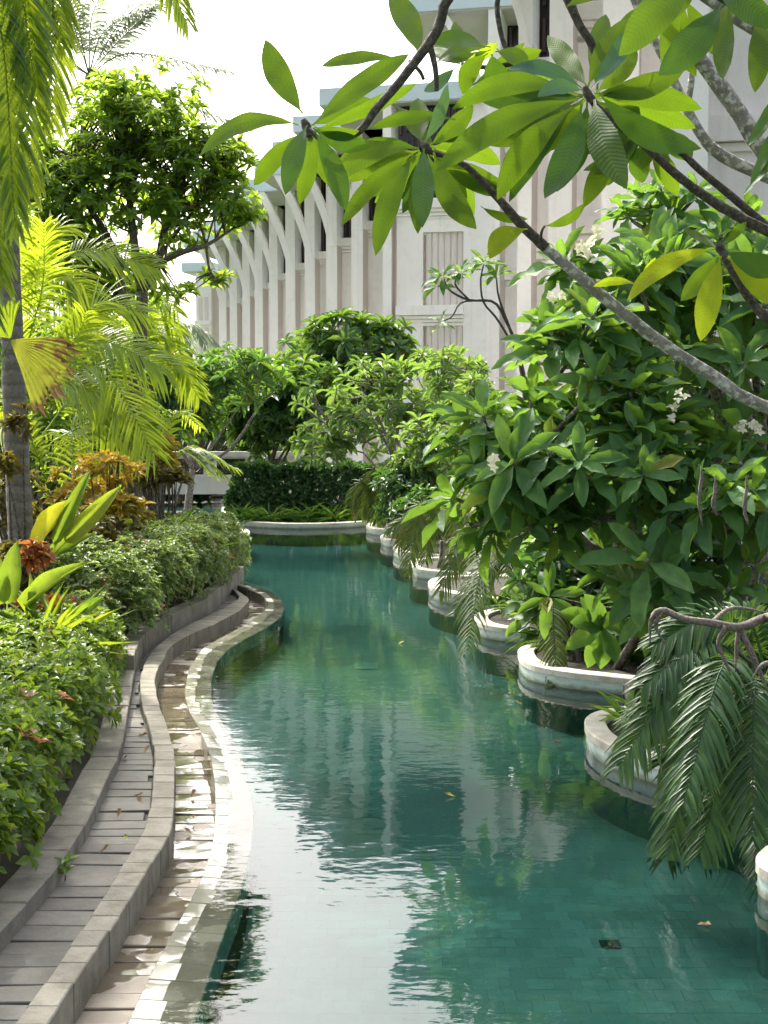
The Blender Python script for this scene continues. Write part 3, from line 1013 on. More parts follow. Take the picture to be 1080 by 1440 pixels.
SG = 1     # travel from the back round the nose to the front keeps the bed on the left hand
HP = 0.165
P_EDGES = [
    ('curved planter edge beside the lowest drooping palm fronds', [(1260, 1165), (1160, 1172), (1090, 1183), (1063, 1203), (1075, 1222), (1130, 1240), (1260, 1270)]),
    ('rounded pale planter nose with the arching dark palm behind it', [(1060, 975), (960, 985), (880, 992), (838, 1000), (822, 1012), (832, 1032), (870, 1052), (940, 1075), (1020, 1098), (1120, 1125), (1240, 1150)]),
    ('rounded planter nose below the low hanging frangipani rosette', [(900, 893), (820, 898), (770, 901), (738, 907), (728, 916), (742, 932), (790, 943), (850, 950), (905, 956), (980, 966), (1080, 978)]),
    ('planter edge under the drooping olive palm clump', [(800, 852), (740, 852), (690, 856), (668, 864), (674, 875), (705, 882), (760, 887), (830, 893), (900, 900)]),
    ('planter edge whose end is brushed by olive fronds', [(740, 806), (670, 808), (625, 810), (603, 816), (610, 827), (650, 836), (700, 842), (780, 850)]),
    ('small planter edge between the fern clump and the olive palm', [(680, 781), (630, 782), (590, 785), (575, 790), (582, 798), (615, 803), (660, 806), (740, 812)]),
    ('short planter edge below the brown undergrowth', [(640, 760), (600, 761), (568, 763), (553, 768), (560, 774), (590, 778), (640, 782)]),
    ('small far planter edge in front of the fern clump', [(620, 747), (580, 747), (548, 749), (535, 753), (542, 758), (570, 760), (620, 762)]),
    ('last small planter edge next to the long far planter', [(600, 734), (560, 733), (530, 734), (515, 737), (522, 742), (550, 745), (600, 748)]),
]
for lab, e in P_EDGES:
    planter(lab, e, HP)
r_, CJ = planter('long low curved planter edge in front of the clipped dark hedge', [(318, 700), (312, 715), (317, 727), (345, 733), (400, 736), (450, 736), (500, 734), (560, 727), (620, 715)], 0.14, width=.3, seg=1.2)
planter('short planter end showing behind the variegated hedge', [(250, 736), (300, 739), (326, 742), (336, 747), (330, 753), (300, 757), (250, 760)], 0.14, width=.25)

# right bank soil: behind the noses
mb = MB()
bank = []
for lab, e in P_EDGES:
    n_ = e[3:6]
    bank.append([gnd(x + 26 * (gnd(x, y, HP).y and 12 / gnd(x, y, HP).y), y, HP) for x, y in e])
for pts in bank:
    poly = [(p.x, p.y) for p in pts]
    poly = poly + [(7.5, poly[-1][1]), (7.5, poly[0][1])]
    mb.hexa(list(poly), -1.1, .12)
pj = [(p.x, p.y) for p in CJ[::6]]
cxj = sum(p[0] for p in pj) / len(pj)
mb.hexa([(x * .97 + .02, y + .2) for x, y in pj] + [(3, 47), (-4.5, 47)], -1.1, .09)
mb.hexa([(1.6, 24.5), (7.5, 22), (7.5, 47), (2.2, 47)], -1.1, .118)
mb.hexa([(2.0, 2), (7.5, 2), (7.5, 8), (2.15, 7.0)], -1.1, .122)
for x0, y0, x1, y1 in ((2.9, 6.5, 7.5, 14), (2.2, 12, 7.5, 26)):
    mb.box(x0, x1, y0, y1, -1.1, .124)
setting('right_bank', mb, M['ground'])
setting('far_left_bank', MB().box(-9, -5.9, 22.28, 40, -1.1, .12), M['ground'])
setting('far_garden_ground', MB().box(-4.3, 7.5, 44, 52, -1.1, .125), M['ground'])

# ==================================================================== HOTEL BUILDING
ba = R(12)
BU, BN, BW = Vector((math.cos(ba), -math.sin(ba), 0)), Vector((-math.sin(ba), -math.cos(ba), 0)), Vector((0, 0, 1))
D0 = 62.0
CAP_H = (HOR - 284) / F_PX * D0 + CAM_H           # top of the ledge, metres
ROOF_H = CAM_H + 1.40 * (CAP_H - CAM_H)
hotel = thing('hotel_building', 'long white hotel with tall fins, curved brackets and pale blue flat eaves', 'building', (0, D0, .1))

def hbox(name, mat, o, lu, lw, ln, parent=hotel):
    """box with front lower left corner o, running back into the building"""
    return MB().obox(o, BU, BW, -BN, lu, lw, ln).build(name, mat, parent)

def bracket(o, w, z0, z1, reach, mat=M['white'], name='bracket'):
    """curved arm springing from the fin and sweeping out to the eaves on the left"""
    mb = MB()
    st = 12
    for i in range(st + 1):
        s = i / st
        z = z0 + (z1 - z0) * s
        x = -reach * (s ** 1.5)
        wd = w * (0.9 + .25 * s)
        for du, dn in ((x - wd * .5, 0), (x + wd * .5, 0), (x + wd * .5, -.5), (x - wd * .5, -.5)):
            q = o + BU * du + BN * dn
            mb.v.append((q.x, q.y, z))
    for i in range(st):
        for k in range(4):
            kk = (k + 1) % 4
            mb.f.append((i * 4 + k, i * 4 + kk, i * 4 + 4 + kk, i * 4 + 4 + k))
    mb.f.append((3, 2, 1, 0))
    mb.f.append(tuple(range(st * 4, st * 4 + 4)))
    return mb.build(name, mat, hotel)

def steps(o, lu, z, depth=.35):
    """the stepped ledge: a thick top with three thinner courses under it"""
    zz = z
    for k, (h, pr) in enumerate(((.45, .0), (.16, .12), (.16, .22), (.16, .3))):
        hbox('ledge', M['white'], o + BN * (depth - pr) + BW * (zz - h - o.z), lu + .02 - .004 * k, h - .015, depth + .4)
        zz -= h

def louvre(o, lu, z0, z1):
    """dark window behind upright slats of broken length"""
    w = hbox('window', M['glass'], Vector((o.x, o.y, z0)) - BN * .35, lu, z1 - z0, .1)
    n = max(2, int(lu / .26))
    for i in range(n):
        for seg in range(3):
            a = z0 + (z1 - z0) * (seg / 3 + random.uniform(0, .08))
            b = z0 + (z1 - z0) * ((seg + 1) / 3 - random.uniform(0, .06))
            p = Vector((o.x, o.y, a)) + BU * (lu * (i + .5) / n - .05) - BN * .2
            MB().obox(p, BU, BW, -BN, .09, b - a, .1).build('slat', M['slat'], w)

def flutes(o, lu, z0, z1, n, mat):
    """half round upright ribs in a recess"""
    b = hbox('fluted_panel', mat, Vector((o.x, o.y, z0)) - BN * .22, lu, z1 - z0, .1)
    r = lu / n / 2
    for i in range(n):
        mb = MB()
        c = Vector((o.x, o.y, z0)) + BU * (r * (2 * i + 1)) - BN * .22
        for z in (z0 + .002, z1 - .002):
            for k in range(7):
                th = math.pi * k / 6
                q = c + BU * (-r * .96 * math.cos(th)) + BN * (r * .75 * math.sin(th))
                mb.v.append((q.x, q.y, z))
        for k in range(6):
            mb.f.append((k, k + 1, 8 + k, 7 + k))
        mb.build('rib', mat, b)

def roof(o, lu, depth, z):
    r = hbox('roof_slab', M['soffit'], Vector((o.x, o.y, z)) + BN * .02, lu, .5, depth)
    MB().obox(Vector((o.x, o.y, z + .06)) + BN * .1 - BU * .05, BU, BW, -BN, lu + .1, .75, depth + .3).build('fascia', M['fascia'], r)

LEFT = [(319, 424), (334, 418), (352, 408), (370, 397), (391, 384), (415.5, 369.5), (443, 353), (474, 334), (510, 310), (550, 284)]
for i, (xr, cy) in enumerate(LEFT):
    D = D0 * (HOR - 284) / (HOR - cy)
    px = D / F_PX
    xn = LEFT[i + 1][0] if i + 1 < len(LEFT) else 690
    wpx = (13, 13, 13, 14, 15, 17, 18, 19, 20, 15)[i] * .8
    fr = at(xr, HOR, D)
    fr.z = 0
    o = fr - BU * (wpx * px)                   # front left corner of the fin
    wp = wpx * px
    fin = hbox('fin', M['white'], o, wp, ROOF_H, 1.6)
    hbox('fin_return', M['pink'], o + BU * (wp - .05) - BN * .12, .053, CAP_H - .5, 1.45)  # side of the fin, its shade given by the colour
    if i < len(LEFT) - 1:
        bw = (xn - xr) * px + 1.0
        wo_ = o + BU * wp - BN * 1.25
        hbox('wall_panel', M['white'], wo_, bw, CAP_H - .9, .5)
        steps(wo_, bw, CAP_H, .3)
        louvre(wo_, bw, CAP_H, ROOF_H)
        bracket(o + BU * (wp * .5) + BN * .03, wp * .72, CAP_H - .6, ROOF_H + .05, 1.9)
    roof(o - BU * 2.9, 2.9 + (xn - xr) * px + wp + 1.5, 7.5, ROOF_H)

# the wide frontal bay with ribbed panels
D = D0
px = D / F_PX
o = at(556, HOR, D)
o.z = 0
wb = (650 - 556) * px
oz = o - BN * .3
LB = CAM_H + (HOR - 431) / F_PX * D
hbox('wall_panel', M['white'], oz, 37 * px, CAP_H - .9, .5)
hbox('wall_panel', M['white'], oz + BU * (94 * px), 52 * px, ROOF_H, .6)
hbox('wall_panel', M['white'], oz + BU * (37 * px) + BW * (CAP_H - 1.5), 57 * px, .6, .5)
hbox('wall_panel', M['white'], oz + BU * (37 * px), 57 * px, .4, .5)
steps(oz, wb, CAP_H, .3)
steps(oz, wb, LB, .25)
hbox('wall_panel', M['pink'], oz + BU * (36.4 * px) - BN * .36, 4.4 * px, CAP_H - 1.55, .2)  # backing of the gap, recess shade put into its colour
flutes(oz + BU * (40 * px), 53.5 * px, LB, CAP_H - 1.5, 6, M['cream'])
flutes(oz + BU * (40 * px), 53.5 * px, .4, LB - .93, 6, M['cream'])
louvre(oz, wb, CAP_H, ROOF_H)

# right wing, much nearer
RIGHT = [(701, .78, 17, 33), (745, .605, 19, 32), (801, .525, 32, 62), (893, .434, 50, 60), (990, .357, 60, 120)]
for i, (xr, dr, wpx, gap) in enumerate(RIGHT):
    D = D0 * dr
    px = D / F_PX
    led = (372, 335, 293, 226, 140)[i]
    fr = at(xr, HOR, D)
    fr.z = 0
    wp = wpx * px
    o = fr - BU * wp
    TOP = ROOF_H
    hbox('fin', M['white'], o, wp, TOP, 2.2)
    hbox('fin_return', M['pink'], o + BU * (wp - .05) - BN * .1, .053, CAP_H, 2.0)  # shaded side of the fin, painted darker
    lz = CAM_H + (HOR - led) / F_PX * D
    wo_ = o + BU * wp - BN * 1.7
    bw = gap * px + 1.4
    hbox('wall_panel', M['white'], wo_, bw, CAP_H - .7, .5)
    steps(wo_, bw, lz, .2)
    steps(wo_, bw, CAP_H, .3)
    louvre(wo_, bw, CAP_H, TOP)
    bracket(o + BU * (wp * .5) + BN * .03, wp * .6, CAP_H - .1, TOP + .05, 1.9)
    roof(o - BU * 3.4, 3.4 + bw + wp, 5.0, TOP)
# end pavilion at the far left
D = 118.0
px = D / F_PX
o = at(277, HOR, D); o.z = 0
EH = CAM_H + (HOR - 385) / F_PX * D
hbox('wall', M['white'], o, 22 * px, EH, 6)
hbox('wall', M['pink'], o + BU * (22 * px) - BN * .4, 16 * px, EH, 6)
for a, b in ((420, 452), (462, 520)):
    zb, zt = CAM_H + (HOR - b) / F_PX * D, CAM_H + (HOR - a) / F_PX * D
    for u in (4, 13):
        hbox('panel', M['cream'], Vector((o.x, o.y, zb)) + BU * (u * px) + BN * .06, 5 * px, zt - zb, .1)
hbox('ledge', M['white'], Vector((o.x, o.y, CAM_H + (HOR - 458) / F_PX * D)) + BN * .15 - BU * .1, 22.5 * px, .35, .5)
roof(o - BU * 1.2, 45 * px, 7, EH)

# ==================================================================== FOOTBRIDGE
YB = 43.0
pb = YB / F_PX
br = thing('footbridge', 'white plaster footbridge with dark openings and curled ironwork', 'bridge', (X_at(280, YB), YB, .4))
def bz(y):
    return CAM_H - (y - HOR) / F_PX * YB
def bbox(name, x0, x1, ya, yb, d0, d1, mat, parent=br):
    return MB().box(X_at(x0, YB), X_at(x1, YB), YB + d0, YB + d1, bz(yb), bz(ya)).build(name, mat, parent)
bbox('deck', 120, 470, 676, 695, 0, 2.6, M['bridge'])
bbox('base_band', 120, 470, 671, 676, .05, .35, M['bridge'])
bbox('top_rail', 120, 470, 635, 642, -.06, .42, M['bridge'])
posts = [(192, 204), (238, 246), (286, 303), (345, 362), (404, 421)]
for a, b in posts:
    bbox('post', a, b, 642, 671, .02, .32, M['bridge'])
for (a, b), (c, d) in zip(posts[:-1], posts[1:]):
    f_ = bbox('frame', b, c, 642, 645, .06, .2, M['bridge'])
    bbox('frame', b, c, 668, 671, .06, .2, M['bridge'])
    mid = (b + c) / 2
    for sg in (-1, 1):
        pts = []
        for k in range(22):
            th = k / 21 * 2.6 * math.pi
            rr = (1 - k / 24) * 9
            pts.append(Vector((X_at(mid + sg * (9 - rr * math.cos(th)), YB), YB + .15, bz(656.5 + rr * math.sin(th)))))
        MB().tube(pts, [.03] * 22, 5).build('iron_scroll', M['iron'], br)
for (a, b) in ((120, 150), (440, 470)):
    bbox('abutment', a, b, 695, 735, .2, 2.2, M['bridge'])

# ==================================================================== PLANTS
def branch_tubes(name, parent, paths, mat, sides=7):
    for pts, rad in paths:
        n = max(6, len(pts) * 3)
        C = spline(pts, n)
        MB().tube(C, lin(rad, n), sides, .12).build(name, mat, parent, smooth=True)

def ell_points(ells, n, front=0.35, rmin=.7):
    """tips spread through px ellipsoids: (px x, px y, Y, radius x px, radius y px, depth radius m)"""
    W = [e[3] * e[4] for e in ells]
    out = []
    for _ in range(n):
        e = random.choices(ells, W)[0]
        d = rvec() + Vector((0, -front, .2))
        d.normalize()
        r = random.uniform(rmin, 1.0) * (1 + .2 * math.sin(4.3 * d.x + e[0]) * math.sin(5.1 * d.z + e[1]) + .12 * math.sin(9 * d.z - 7 * d.x))
        if random.random() < .1:
            r *= random.uniform(1.08, 1.28)
        c = at(e[0], e[1], e[2])
        k = e[2] / F_PX
        out.append((c + Vector((d.x * e[3] * k * r, d.y * e[5] * r, d.z * e[4] * k * r)), d, c))
    return out

def frangi_tree(name, label, base, ells, n, leaf, mat, tmpl, bmat, trunk_r=.09, nl=11, hw=.16, group=None, objects=0, t1=100, flowers=0, front=.35, limbs=6, cat='tree', rmin=.7, droop=.1, core=0):
    root = thing(name, label, cat, base, group)
    tips = ell_points(ells, n, front, rmin)
    # trunk and limbs
    base = Vector(base)
    cen = sum((c for _, _, c in tips), Vector()) / len(tips)
    fork = base + (cen - base) * .38
    MB().tube(spline([base - Vector((0, 0, .12)), base + (fork - base) * .5 + Vector((random.uniform(-.1, .1), 0, 0)), fork], 9), lin([trunk_r * 1.25, trunk_r, trunk_r * .8], 9), 9, .15).build('trunk', bmat, root, True)
    nodes = []
    for i in range(limbs):
        t = tips[i * len(tips) // limbs][0]
        e = fork + (t - fork) * .7
        mid = fork + (e - fork) * .5 + rvec() * (.12 * (e - fork).length) - Vector((0, 0, .06 * (e - fork).length))
        C = spline([fork, mid, e], 9)
        MB().tube(C, lin([trunk_r * .62, trunk_r * .42, trunk_r * .26], 9), 7, .12).build('limb', bmat, root, True)
        nodes += C[3:]
    mb = MB()
    L = Leaves()
    for t, d, c in tips:
        ax = d * .65 + Vector((0, 0, .65)) + rvec() * .35
        ax.normalize()
        q = min(nodes, key=lambda w: (w - t).length)
        mid = q + (t - q) * .55 - ax * .12 * (t - q).length
        mb.tube(spline([q, mid, t - ax * (.1 * leaf), t], 6), lin([trunk_r * .2, trunk_r * .16, .035 * leaf + .004], 6), 5)
        if random.random() < .5:
            nodes.append(mid)
        sc = random.uniform(.72, 1.18)
        rosette(L, t, ax, max(5, int(nl * random.uniform(.6, 1.1))), leaf * sc, leaf * hw * sc, 22, t1, droop)
    mb.build('twigs', bmat, root, True, 'stuff')
    if core:
        # older leaves deeper in the crown
        for t, d, c in ell_points(ells, core, 0, .25):
            rosette(L, t, d + Vector((0, 0, .5)), 6, leaf * .9, leaf * hw, 40, 110, .2)
    arr = np.array(L.a)
    if objects:
        dist = arr[:, 0:3] + arr[:, 3:6] * (leaf * .5)
        key = np.linalg.norm(dist - np.array((0, 0, CAM_H)), axis=1)
        order = np.argsort(key)
        hero, rest = arr[order[:objects]], arr[order[objects:]]
        proto = []
        for k in range(len(tmpl)):
            tv, tf, tu = tmpl[k]
            proto.append(quads_mesh('leaf', np.array(tv) * np.array((hw, 1, 1)), tf, tu, None, mat))
        P, D, Xv, N = L.frames(hero)
        for i in range(len(hero)):
            o = bpy.data.objects.new('leaf', random.choice(proto))
            COL.objects.link(o)
            o.parent = root
            o.matrix_parent_inverse = Matrix.Translation(-root.location)
            s = hero[i, 9]
            o.matrix_basis = Matrix(((Xv[i, 0] * s, D[i, 0] * s, N[i, 0] * s, P[i, 0]), (Xv[i, 1] * s, D[i, 1] * s, N[i, 1] * s, P[i, 1]),
                                     (Xv[i, 2] * s, D[i, 2] * s, N[i, 2] * s, P[i, 2]), (0, 0, 0, 1)))
        L.build('crown', root, tmpl, mat, 'stuff', rest)
    else:
        L.build('crown', root, tmpl, mat)
    return root, tips

def flower_bunch(parent, p, r=.035, n=4):
    L = Leaves()
    for k in range(n):
        c = Vector(p) + rvec() * (.05 if n > 1 else 0)
        ax = (Vector((-.2, -.7, .5)) + rvec() * .5).normalized()
        rosette(L, c, ax, 5, r * 1.5, r * .5, 60, 75, 0, .05)
    L.build('flower', parent, T['lance'], M['petal'], None)

def hedge(name, label, xr, width, y0, y1, zb, zt, n, leaf, hw, mat, tmpl, per=5, group=None, core_mat=None, lump=.12, cat='hedge', extra=None, upright=.45):
    """leaf rosettes over a rounded, lumpy bank, denser at its skin, on a tangle of stems"""
    root = thing(name, label, cat, (xr((y0 + y1) / 2) - width / 2, (y0 + y1) / 2, zb))
    L = Leaves()
    Lx = Leaves()
    for _ in range(n):
        y = random.uniform(y0, y1)
        ph = random.random() ** .8 * math.pi
        r = 1 - .42 * random.random() ** 2.2
        lm = 1 + lump * (math.sin(y * 3.1 + ph * 2) * .5 + math.sin(y * 7.3 - ph * 5 + 1) * .35 + math.sin(y * 13 + ph * 9) * .25)
        endf = min(1, math.sqrt(max(0.02, min(y - y0, y1 - y) / .45)))
        ca, sa = math.cos(ph), math.sin(ph)
        ex = math.copysign(abs(ca) ** .55, ca) * r
        ez = abs(sa) ** .55 * r * lm * endf
        xc = xr(y) - width / 2
        p = Vector((xc + ex * width / 2 * lm, y, zb + .05 + ez * (zt - zb - .05)))
        nrm = Vector((ca, random.uniform(-.35, .15), sa))
        ax = (nrm * .7 + Vector((0, 0, upright)) + rvec() * .45).normalized()
        tgt = Lx if ((extra and extra(p)) or random.random() < .012) else L
        rosette(tgt, p, ax, per, leaf, leaf * hw, 30, 85, .05, .3)
    L.build('foliage', root, tmpl, mat)
    if len(Lx):
        Lx.build('new_growth', root, tmpl, M['lf_pink'])
    mb = MB()
    k = int((y1 - y0) * 9)
    for _ in range(k):
        y = random.uniform(y0 + .1, y1 - .1)
        x = xr(y) - width * random.uniform(.25, .75)
        p = Vector((x, y, zb - .05))
        for q in range(4):
            e = p + Vector((random.uniform(-.3, .3), random.uniform(-.25, .25), (zt - zb) * random.uniform(.5, .9)))
            mb.tube([p, p + (e - p) * .5 + rvec() * .04, e], [.012, .009, .004], 4)
    mb.build('stems', M['bark_tree'], root, kind='stuff')
    return root

def shrub(name, label, ells, n, leaf, hw, mat, tmpl, per=6, base=None, group=None, cat='shrub', upright=.5, rmin=.55, bmat=None, t0=25, t1=90, front=.3):
    tips = ell_points(ells, n, front, rmin)
    b = base if base is not None else Vector((at(ells[0][0], ells[0][1], ells[0][2]).x, ells[0][2], .12))
    root = thing(name, label, cat, b, group)
    L = Leaves()
    mb = MB()
    for i, (t, d, c) in enumerate(tips):
        ax = (d * .6 + Vector((0, 0, upright)) + rvec() * .4).normalized()
        rosette(L, t, ax, per, leaf, leaf * hw, t0, t1, .1, .25)
        if i % 6 == 0:
            b0 = Vector(b) + Vector((random.uniform(-.15, .15), random.uniform(-.15, .15), -.05))
            mb.tube(spline([b0, b0 + (t - b0) * .55 + rvec() * .1, t], 5), lin([.028, .018, .006], 5), 5)
    L.build('foliage', root, tmpl, mat)
    mb.build('stems', bmat or M['bark_tree'], root, kind='stuff')
    return root

def strap_clump(name, label, base, n, ln, hw, mat, group=None, lean=(15, 75)):
    root = thing(name, label, 'plant', base, group)
    L = Leaves()
    for i in range(n):
        th = random.random() * 6.283
        t = R(random.uniform(*lean))
        rad = Vector((math.cos(th), math.sin(th), 0))
        d = Vector((0, 0, 1)) * math.cos(t) + rad * math.sin(t)
        nn = Vector((0, 0, 1)) * math.sin(t) - rad * math.cos(t)
        s = random.uniform(.7, 1.1)
        L.add(Vector(base) + rad * .03, d, nn, ln * s, hw * s)
    L.build('foliage', root, T['strap'], mat)
    return root

# ------------------------------------------------------------------ LEFT: hedges
hedge('spoon_leaf_hedge', 'bright green hedge of spoon shaped leaves spilling over the low kerb', lambda y: kerb_r(y) - .17 + .05 * math.sin(y * 2.0), 1.2, 5.2, 13.9, .05, .70,
      3500, .10, .26, M['lf_hedge'], T['spoon'], 6, lump=.13)
def pinkzone(p):
    d1 = (Vector((p.x, p.y, p.z)) - at(192, 775, 17.2)).length
    return random.random() < max(0, .75 - d1 * 1.6)
hedge('variegated_hedge', 'clipped grey green variegated hedge with pink tips above the tall kerb', lambda y: kerb_r(y) + .1, 1.35, 14.2, 22.3, .17, 1.08,
      4600, .09, .24, M['lf_varieg'], T['lance'], 6, lump=.16, extra=pinkzone)

# ------------------------------------------------------------------ LEFT: ringed palm trunk and its neighbours
Yp = 15.5
pt = thing('ringed_palm', 'palm with slender grey ringed trunk rising through the crotons', 'palm tree', (X_at(36, Yp), Yp, .1))
tp = [Vector((X_at(38, Yp), Yp, .0)), at(30, 760, Yp), at(22, 600, Yp), at(14, 400, Yp), at(6, 180, Yp), at(2, 0, Yp), at(-4, -200, Yp)]
MB().tube(spline(tp, 40), [(.155 - .0016 * i) * (1 + .03 * math.sin(i * 2.2)) for i in range(40)], 14, .03).build('trunk', M['bark_palm'], pt, True)
for k in range(22):  # crown out of view, enlarged so its shade falls on the path
    th = k * 2.4
    c = at(-4, -210, Yp)
    d = Vector((math.cos(th), math.sin(th), 0))
    L_ = random.uniform(2.4, 3.3)
    frond(pt, [c, c + d * L_ * .45 + Vector((0, 0, random.uniform(.5, 1.2))), c + d * L_ + Vector((0, 0, random.uniform(-.9, .5)))], .7, 40, M['lf_areca'], hang=.4, lw=.03)

# overhanging fronds, top left
Yt = 9.5
tl = thing('overhanging_palm', 'palm whose long fronds hang down over the top left garden', 'palm tree', (X_at(-170, Yt), Yt + .3, .1))
c0 = at(-150, -150, Yt)
MB().tube(spline([(X_at(-170, Yt), Yt + .3, .0), at(-165, 500, Yt), c0], 20), lin([.16, .12, .1], 20), 12, .04).build('trunk', M['bark_palm'], tl, True)
for (b, c, t, lp, mt, dy) in [((-120, -140), (55, -110), (74, 170), 66, 'lf_areca', .3), ((-120, -120), (20, -70), (44, 270), 60, 'lf_areca', 0), ((-130, -100), (-10, 0), (22, 320), 58, 'lf_areca', -.3),
                              ((-130, -100), (-30, 130), (4, 400), 60, 'lf_areca', .2), ((-120, -160), (30, -140), (86, 50), 60, 'lf_palm', .5), 
                              ((-110, -190), (150, -190), (262, 30), 70, 'lf_areca', .8), ((-130, -60), (-60, 180), (-20, 480), 80, 'lf_palm', .3), ((-120, -130), (10, -60), (50, 120), 64, 'lf_areca', -.1)]:
    frond_px(tl, b, c, t, Yt, lp, 46, M[mt], (dy, dy, dy - .2), hang=.5, lw=.018, spread=48, up=(.25, -.55, .8))
for k in range(24):  # unseen fronds added to the crown to shade the path
    th = R(20 + k * 47)
    d = Vector((math.cos(th), math.sin(th), 0))
    if d.y > -.35 and d.x > .1:
        d = -d
    frond(tl, [c0, c0 + d * 1.1 + Vector((0, 0, .9)), c0 + d * random.uniform(2.4, 3.2) + Vector((0, 0, random.uniform(-.6, .6)))], .62, 40, M['lf_areca'] if k % 3 == 0 else M['lf_palm'], hang=.45, lw=.024)

# areca clumps
def areca(label, basepx, Y, listed, leaf_px, nrand, mat, span=1.6, n=30, zmin=.9, zmax=2.2, lw=.022, name='areca_palm', bz_=.12, stems=7, grp='areca palm clumps'):
    b = Vector((X_at(basepx, Y), Y, bz_))
    root = thing(name, label, 'palm', b, grp)
    mbs = []
    for k in range(stems):
        o = Vector((random.uniform(-.3, .3), random.uniform(-.3, .3), 0))
        MB().tube(spline([b + o - Vector((0, 0, .1)), b + o * 1.4 + Vector((0, 0, zmin * .5)), b + o * 2.2 + Vector((0, 0, zmin))], 7), lin([.035, .03, .02], 7), 7).build('stem', M['bark_palm'], root, True)
    for (bb, cc, tt) in listed:
        dy = random.uniform(-.6, .3)
        frond_px(root, bb, cc, tt, Y, leaf_px, n, mat, (0, dy * .5, dy), hang=.35, lw=lw, up=(random.uniform(-.2, .3), -.75, .6))
    for k in range(nrand):
        th = random.random() * 6.283
        d = Vector((math.cos(th), math.sin(th), 0))
        z = random.uniform(zmin, zmax)
        L_ = span * random.uniform(.7, 1.15)
        c = b + Vector((0, 0, zmin * .8))
        frond(root, [c, b + d * L_ * .45 + Vector((0, 0, z * 1.05)), b + d * L_ + Vector((0, 0, z * random.uniform(.7, .95)))], leaf_px * Y / F_PX * .9, n - 6, mat, hang=.4, lw=lw)
    return root

areca('glowing yellow green areca palm clump behind the withered fan leaf', 105, 19.5,
      [((85, 475), (150, 480), (240, 522)), ((60, 565), (140, 515), (218, 640)), ((60, 610), (120, 550), (190, 640)), ((55, 560), (90, 540), (160, 560)),
       ((90, 560), (130, 430), (205, 440)), ((50, 520), (20, 430), (40, 330)),
       ((40, 480), (60, 400), (62, 315)), ((50, 560), (110, 470), (120, 440)), ((75, 620), (140, 590), (215, 600))],
      66, 5, M['lf_areca'], 1.7)
areca('areca palm with one lit frond level across the dark trunks', 70, 21,
      [((70, 374), (130, 350), (222, 378)), ((40, 420), (80, 380), (130, 420)), ((20, 430), (10, 360), (40, 290)), ((60, 420), (100, 400), (150, 470)), ((30, 430), (70, 330), (100, 320))],
      58, 4, M['lf_areca'], 1.6, zmin=1.8, zmax=3.2)
areca('areca palm glowing beside the gap of sky left of the hotel', 215, 27,
      [((190, 520), (215, 440), (255, 470)), ((190, 520), (225, 470), (265, 530)), ((180, 520), (200, 430), (235, 425)), ((200, 540), (240, 500), (280, 560)), ((190, 530), (220, 420), (250, 440))],
      40, 10, M['lf_areca'], 1.6, zmin=1.5, zmax=2.8, lw=.026)

# withered fan leaf
fl = thing('fan_palm', 'withered fan palm leaf, green and brown, in front of the ringed trunk', 'palm', (X_at(-40, 13.0), 13.0, .08))
hub = at(14, 478, 13.0)
MB().tube(spline([(X_at(-40, 13), 13.0, .0), at(-45, 700, 13.0), at(-20, 560, 13), hub], 16), lin([.02, .014, .01], 16), 6).build('leaf_stalk', M['bark_palm'], fl, True)
def fan(hub, a0, a1, ln, npl, mat, tilt, name='fan_blade'):
    V, Fc, U, Tn = [], [], [], []
    for i in range(npl):
        aa = [R(a0 + (a1 - a0) * (i + k * .5) / npl) for k in range(3)]
        b = len(V)
        for s in (0.02, .5, .85, 1.0):
            for k, an in enumerate(aa):
                L_ = ln * s * (1 - (.14 if k != 1 and s == 1.0 else 0)) * (0.92 + .08 * math.sin(i * 1.7))
                p = hub + Vector((math.cos(an) * L_, -.14 * L_ + (.025 if k == 1 else 0) * s + tilt * L_ * s, math.sin(an) * L_ - .18 * L_ * s * s))
                V.append(tuple(p)); U.append((.5, s)); Tn.append(.4)
        for r in range(3):
            for k in range(2):
                a = b + r * 3 + k
                Fc.append((a, a + 1, a + 4, a + 3))
    return link_mesh(name, quads_mesh(name, np.array(V), np.array(Fc), np.array(U), np.array(Tn), mat, False), fl)
fan(hub, -68, 8, .72, 14, M['lf_fan'], 0)
fan(hub + Vector((-.02, .1, .02)), 75, 170, .5, 14, M['lf_areca'], .1)

# paddle leaved plants
def paddle_plant(label, basepx, Y, leaves, grp='paddle leaved plants'):
    b = Vector((X_at(basepx, Y), Y, .1))
    root = thing('paddle_leaf_plant', label, 'plant', b, grp)
    for (bx, by, tx, ty, wpx, mt, roll) in leaves:
        p, q = at(bx, by, Y), at(tx, ty, Y - .1)
        d = q - p
        L = Leaves()
        nn = Vector((roll, -1, .35))
        L.add(p, d, nn, d.length, wpx * .5 * Y / F_PX, .5)
        L.build('leaf', root, [random.choice(T['paddle'])], M[mt], None)
        MB().tube([b, b + (p - b) * .6 + Vector((0, 0, .1)), p], [.018, .014, .008], 6).build('stalk', M['lf_strap'], root, True)
    return root
paddle_plant('paddle leaved plant with a broad yellow leaf below the orange crotons', 60, 15.0,
             [(50, 785, 84, 702, 30, 'lf_ypaddle', -.3), (66, 790, 118, 672, 20, 'lf_banana', .3), (75, 780, 158, 695, 26, 'lf_banana', .5), (60, 800, 110, 745, 26, 'lf_banana', -.4)])
paddle_plant('paddle leaved plant with upright green leaves above the spoon leaf hedge', 20, 12.6,
             [(8, 870, 20, 768, 32, 'lf_banana', .2), (22, 880, 85, 782, 24, 'lf_banana', -.5), (0, 870, -12, 780, 40, 'lf_banana', .3), (100, 870, 140, 842, 18, 'lf_strap', .4), (35, 890, 50, 820, 14, 'lf_banana', .6)])

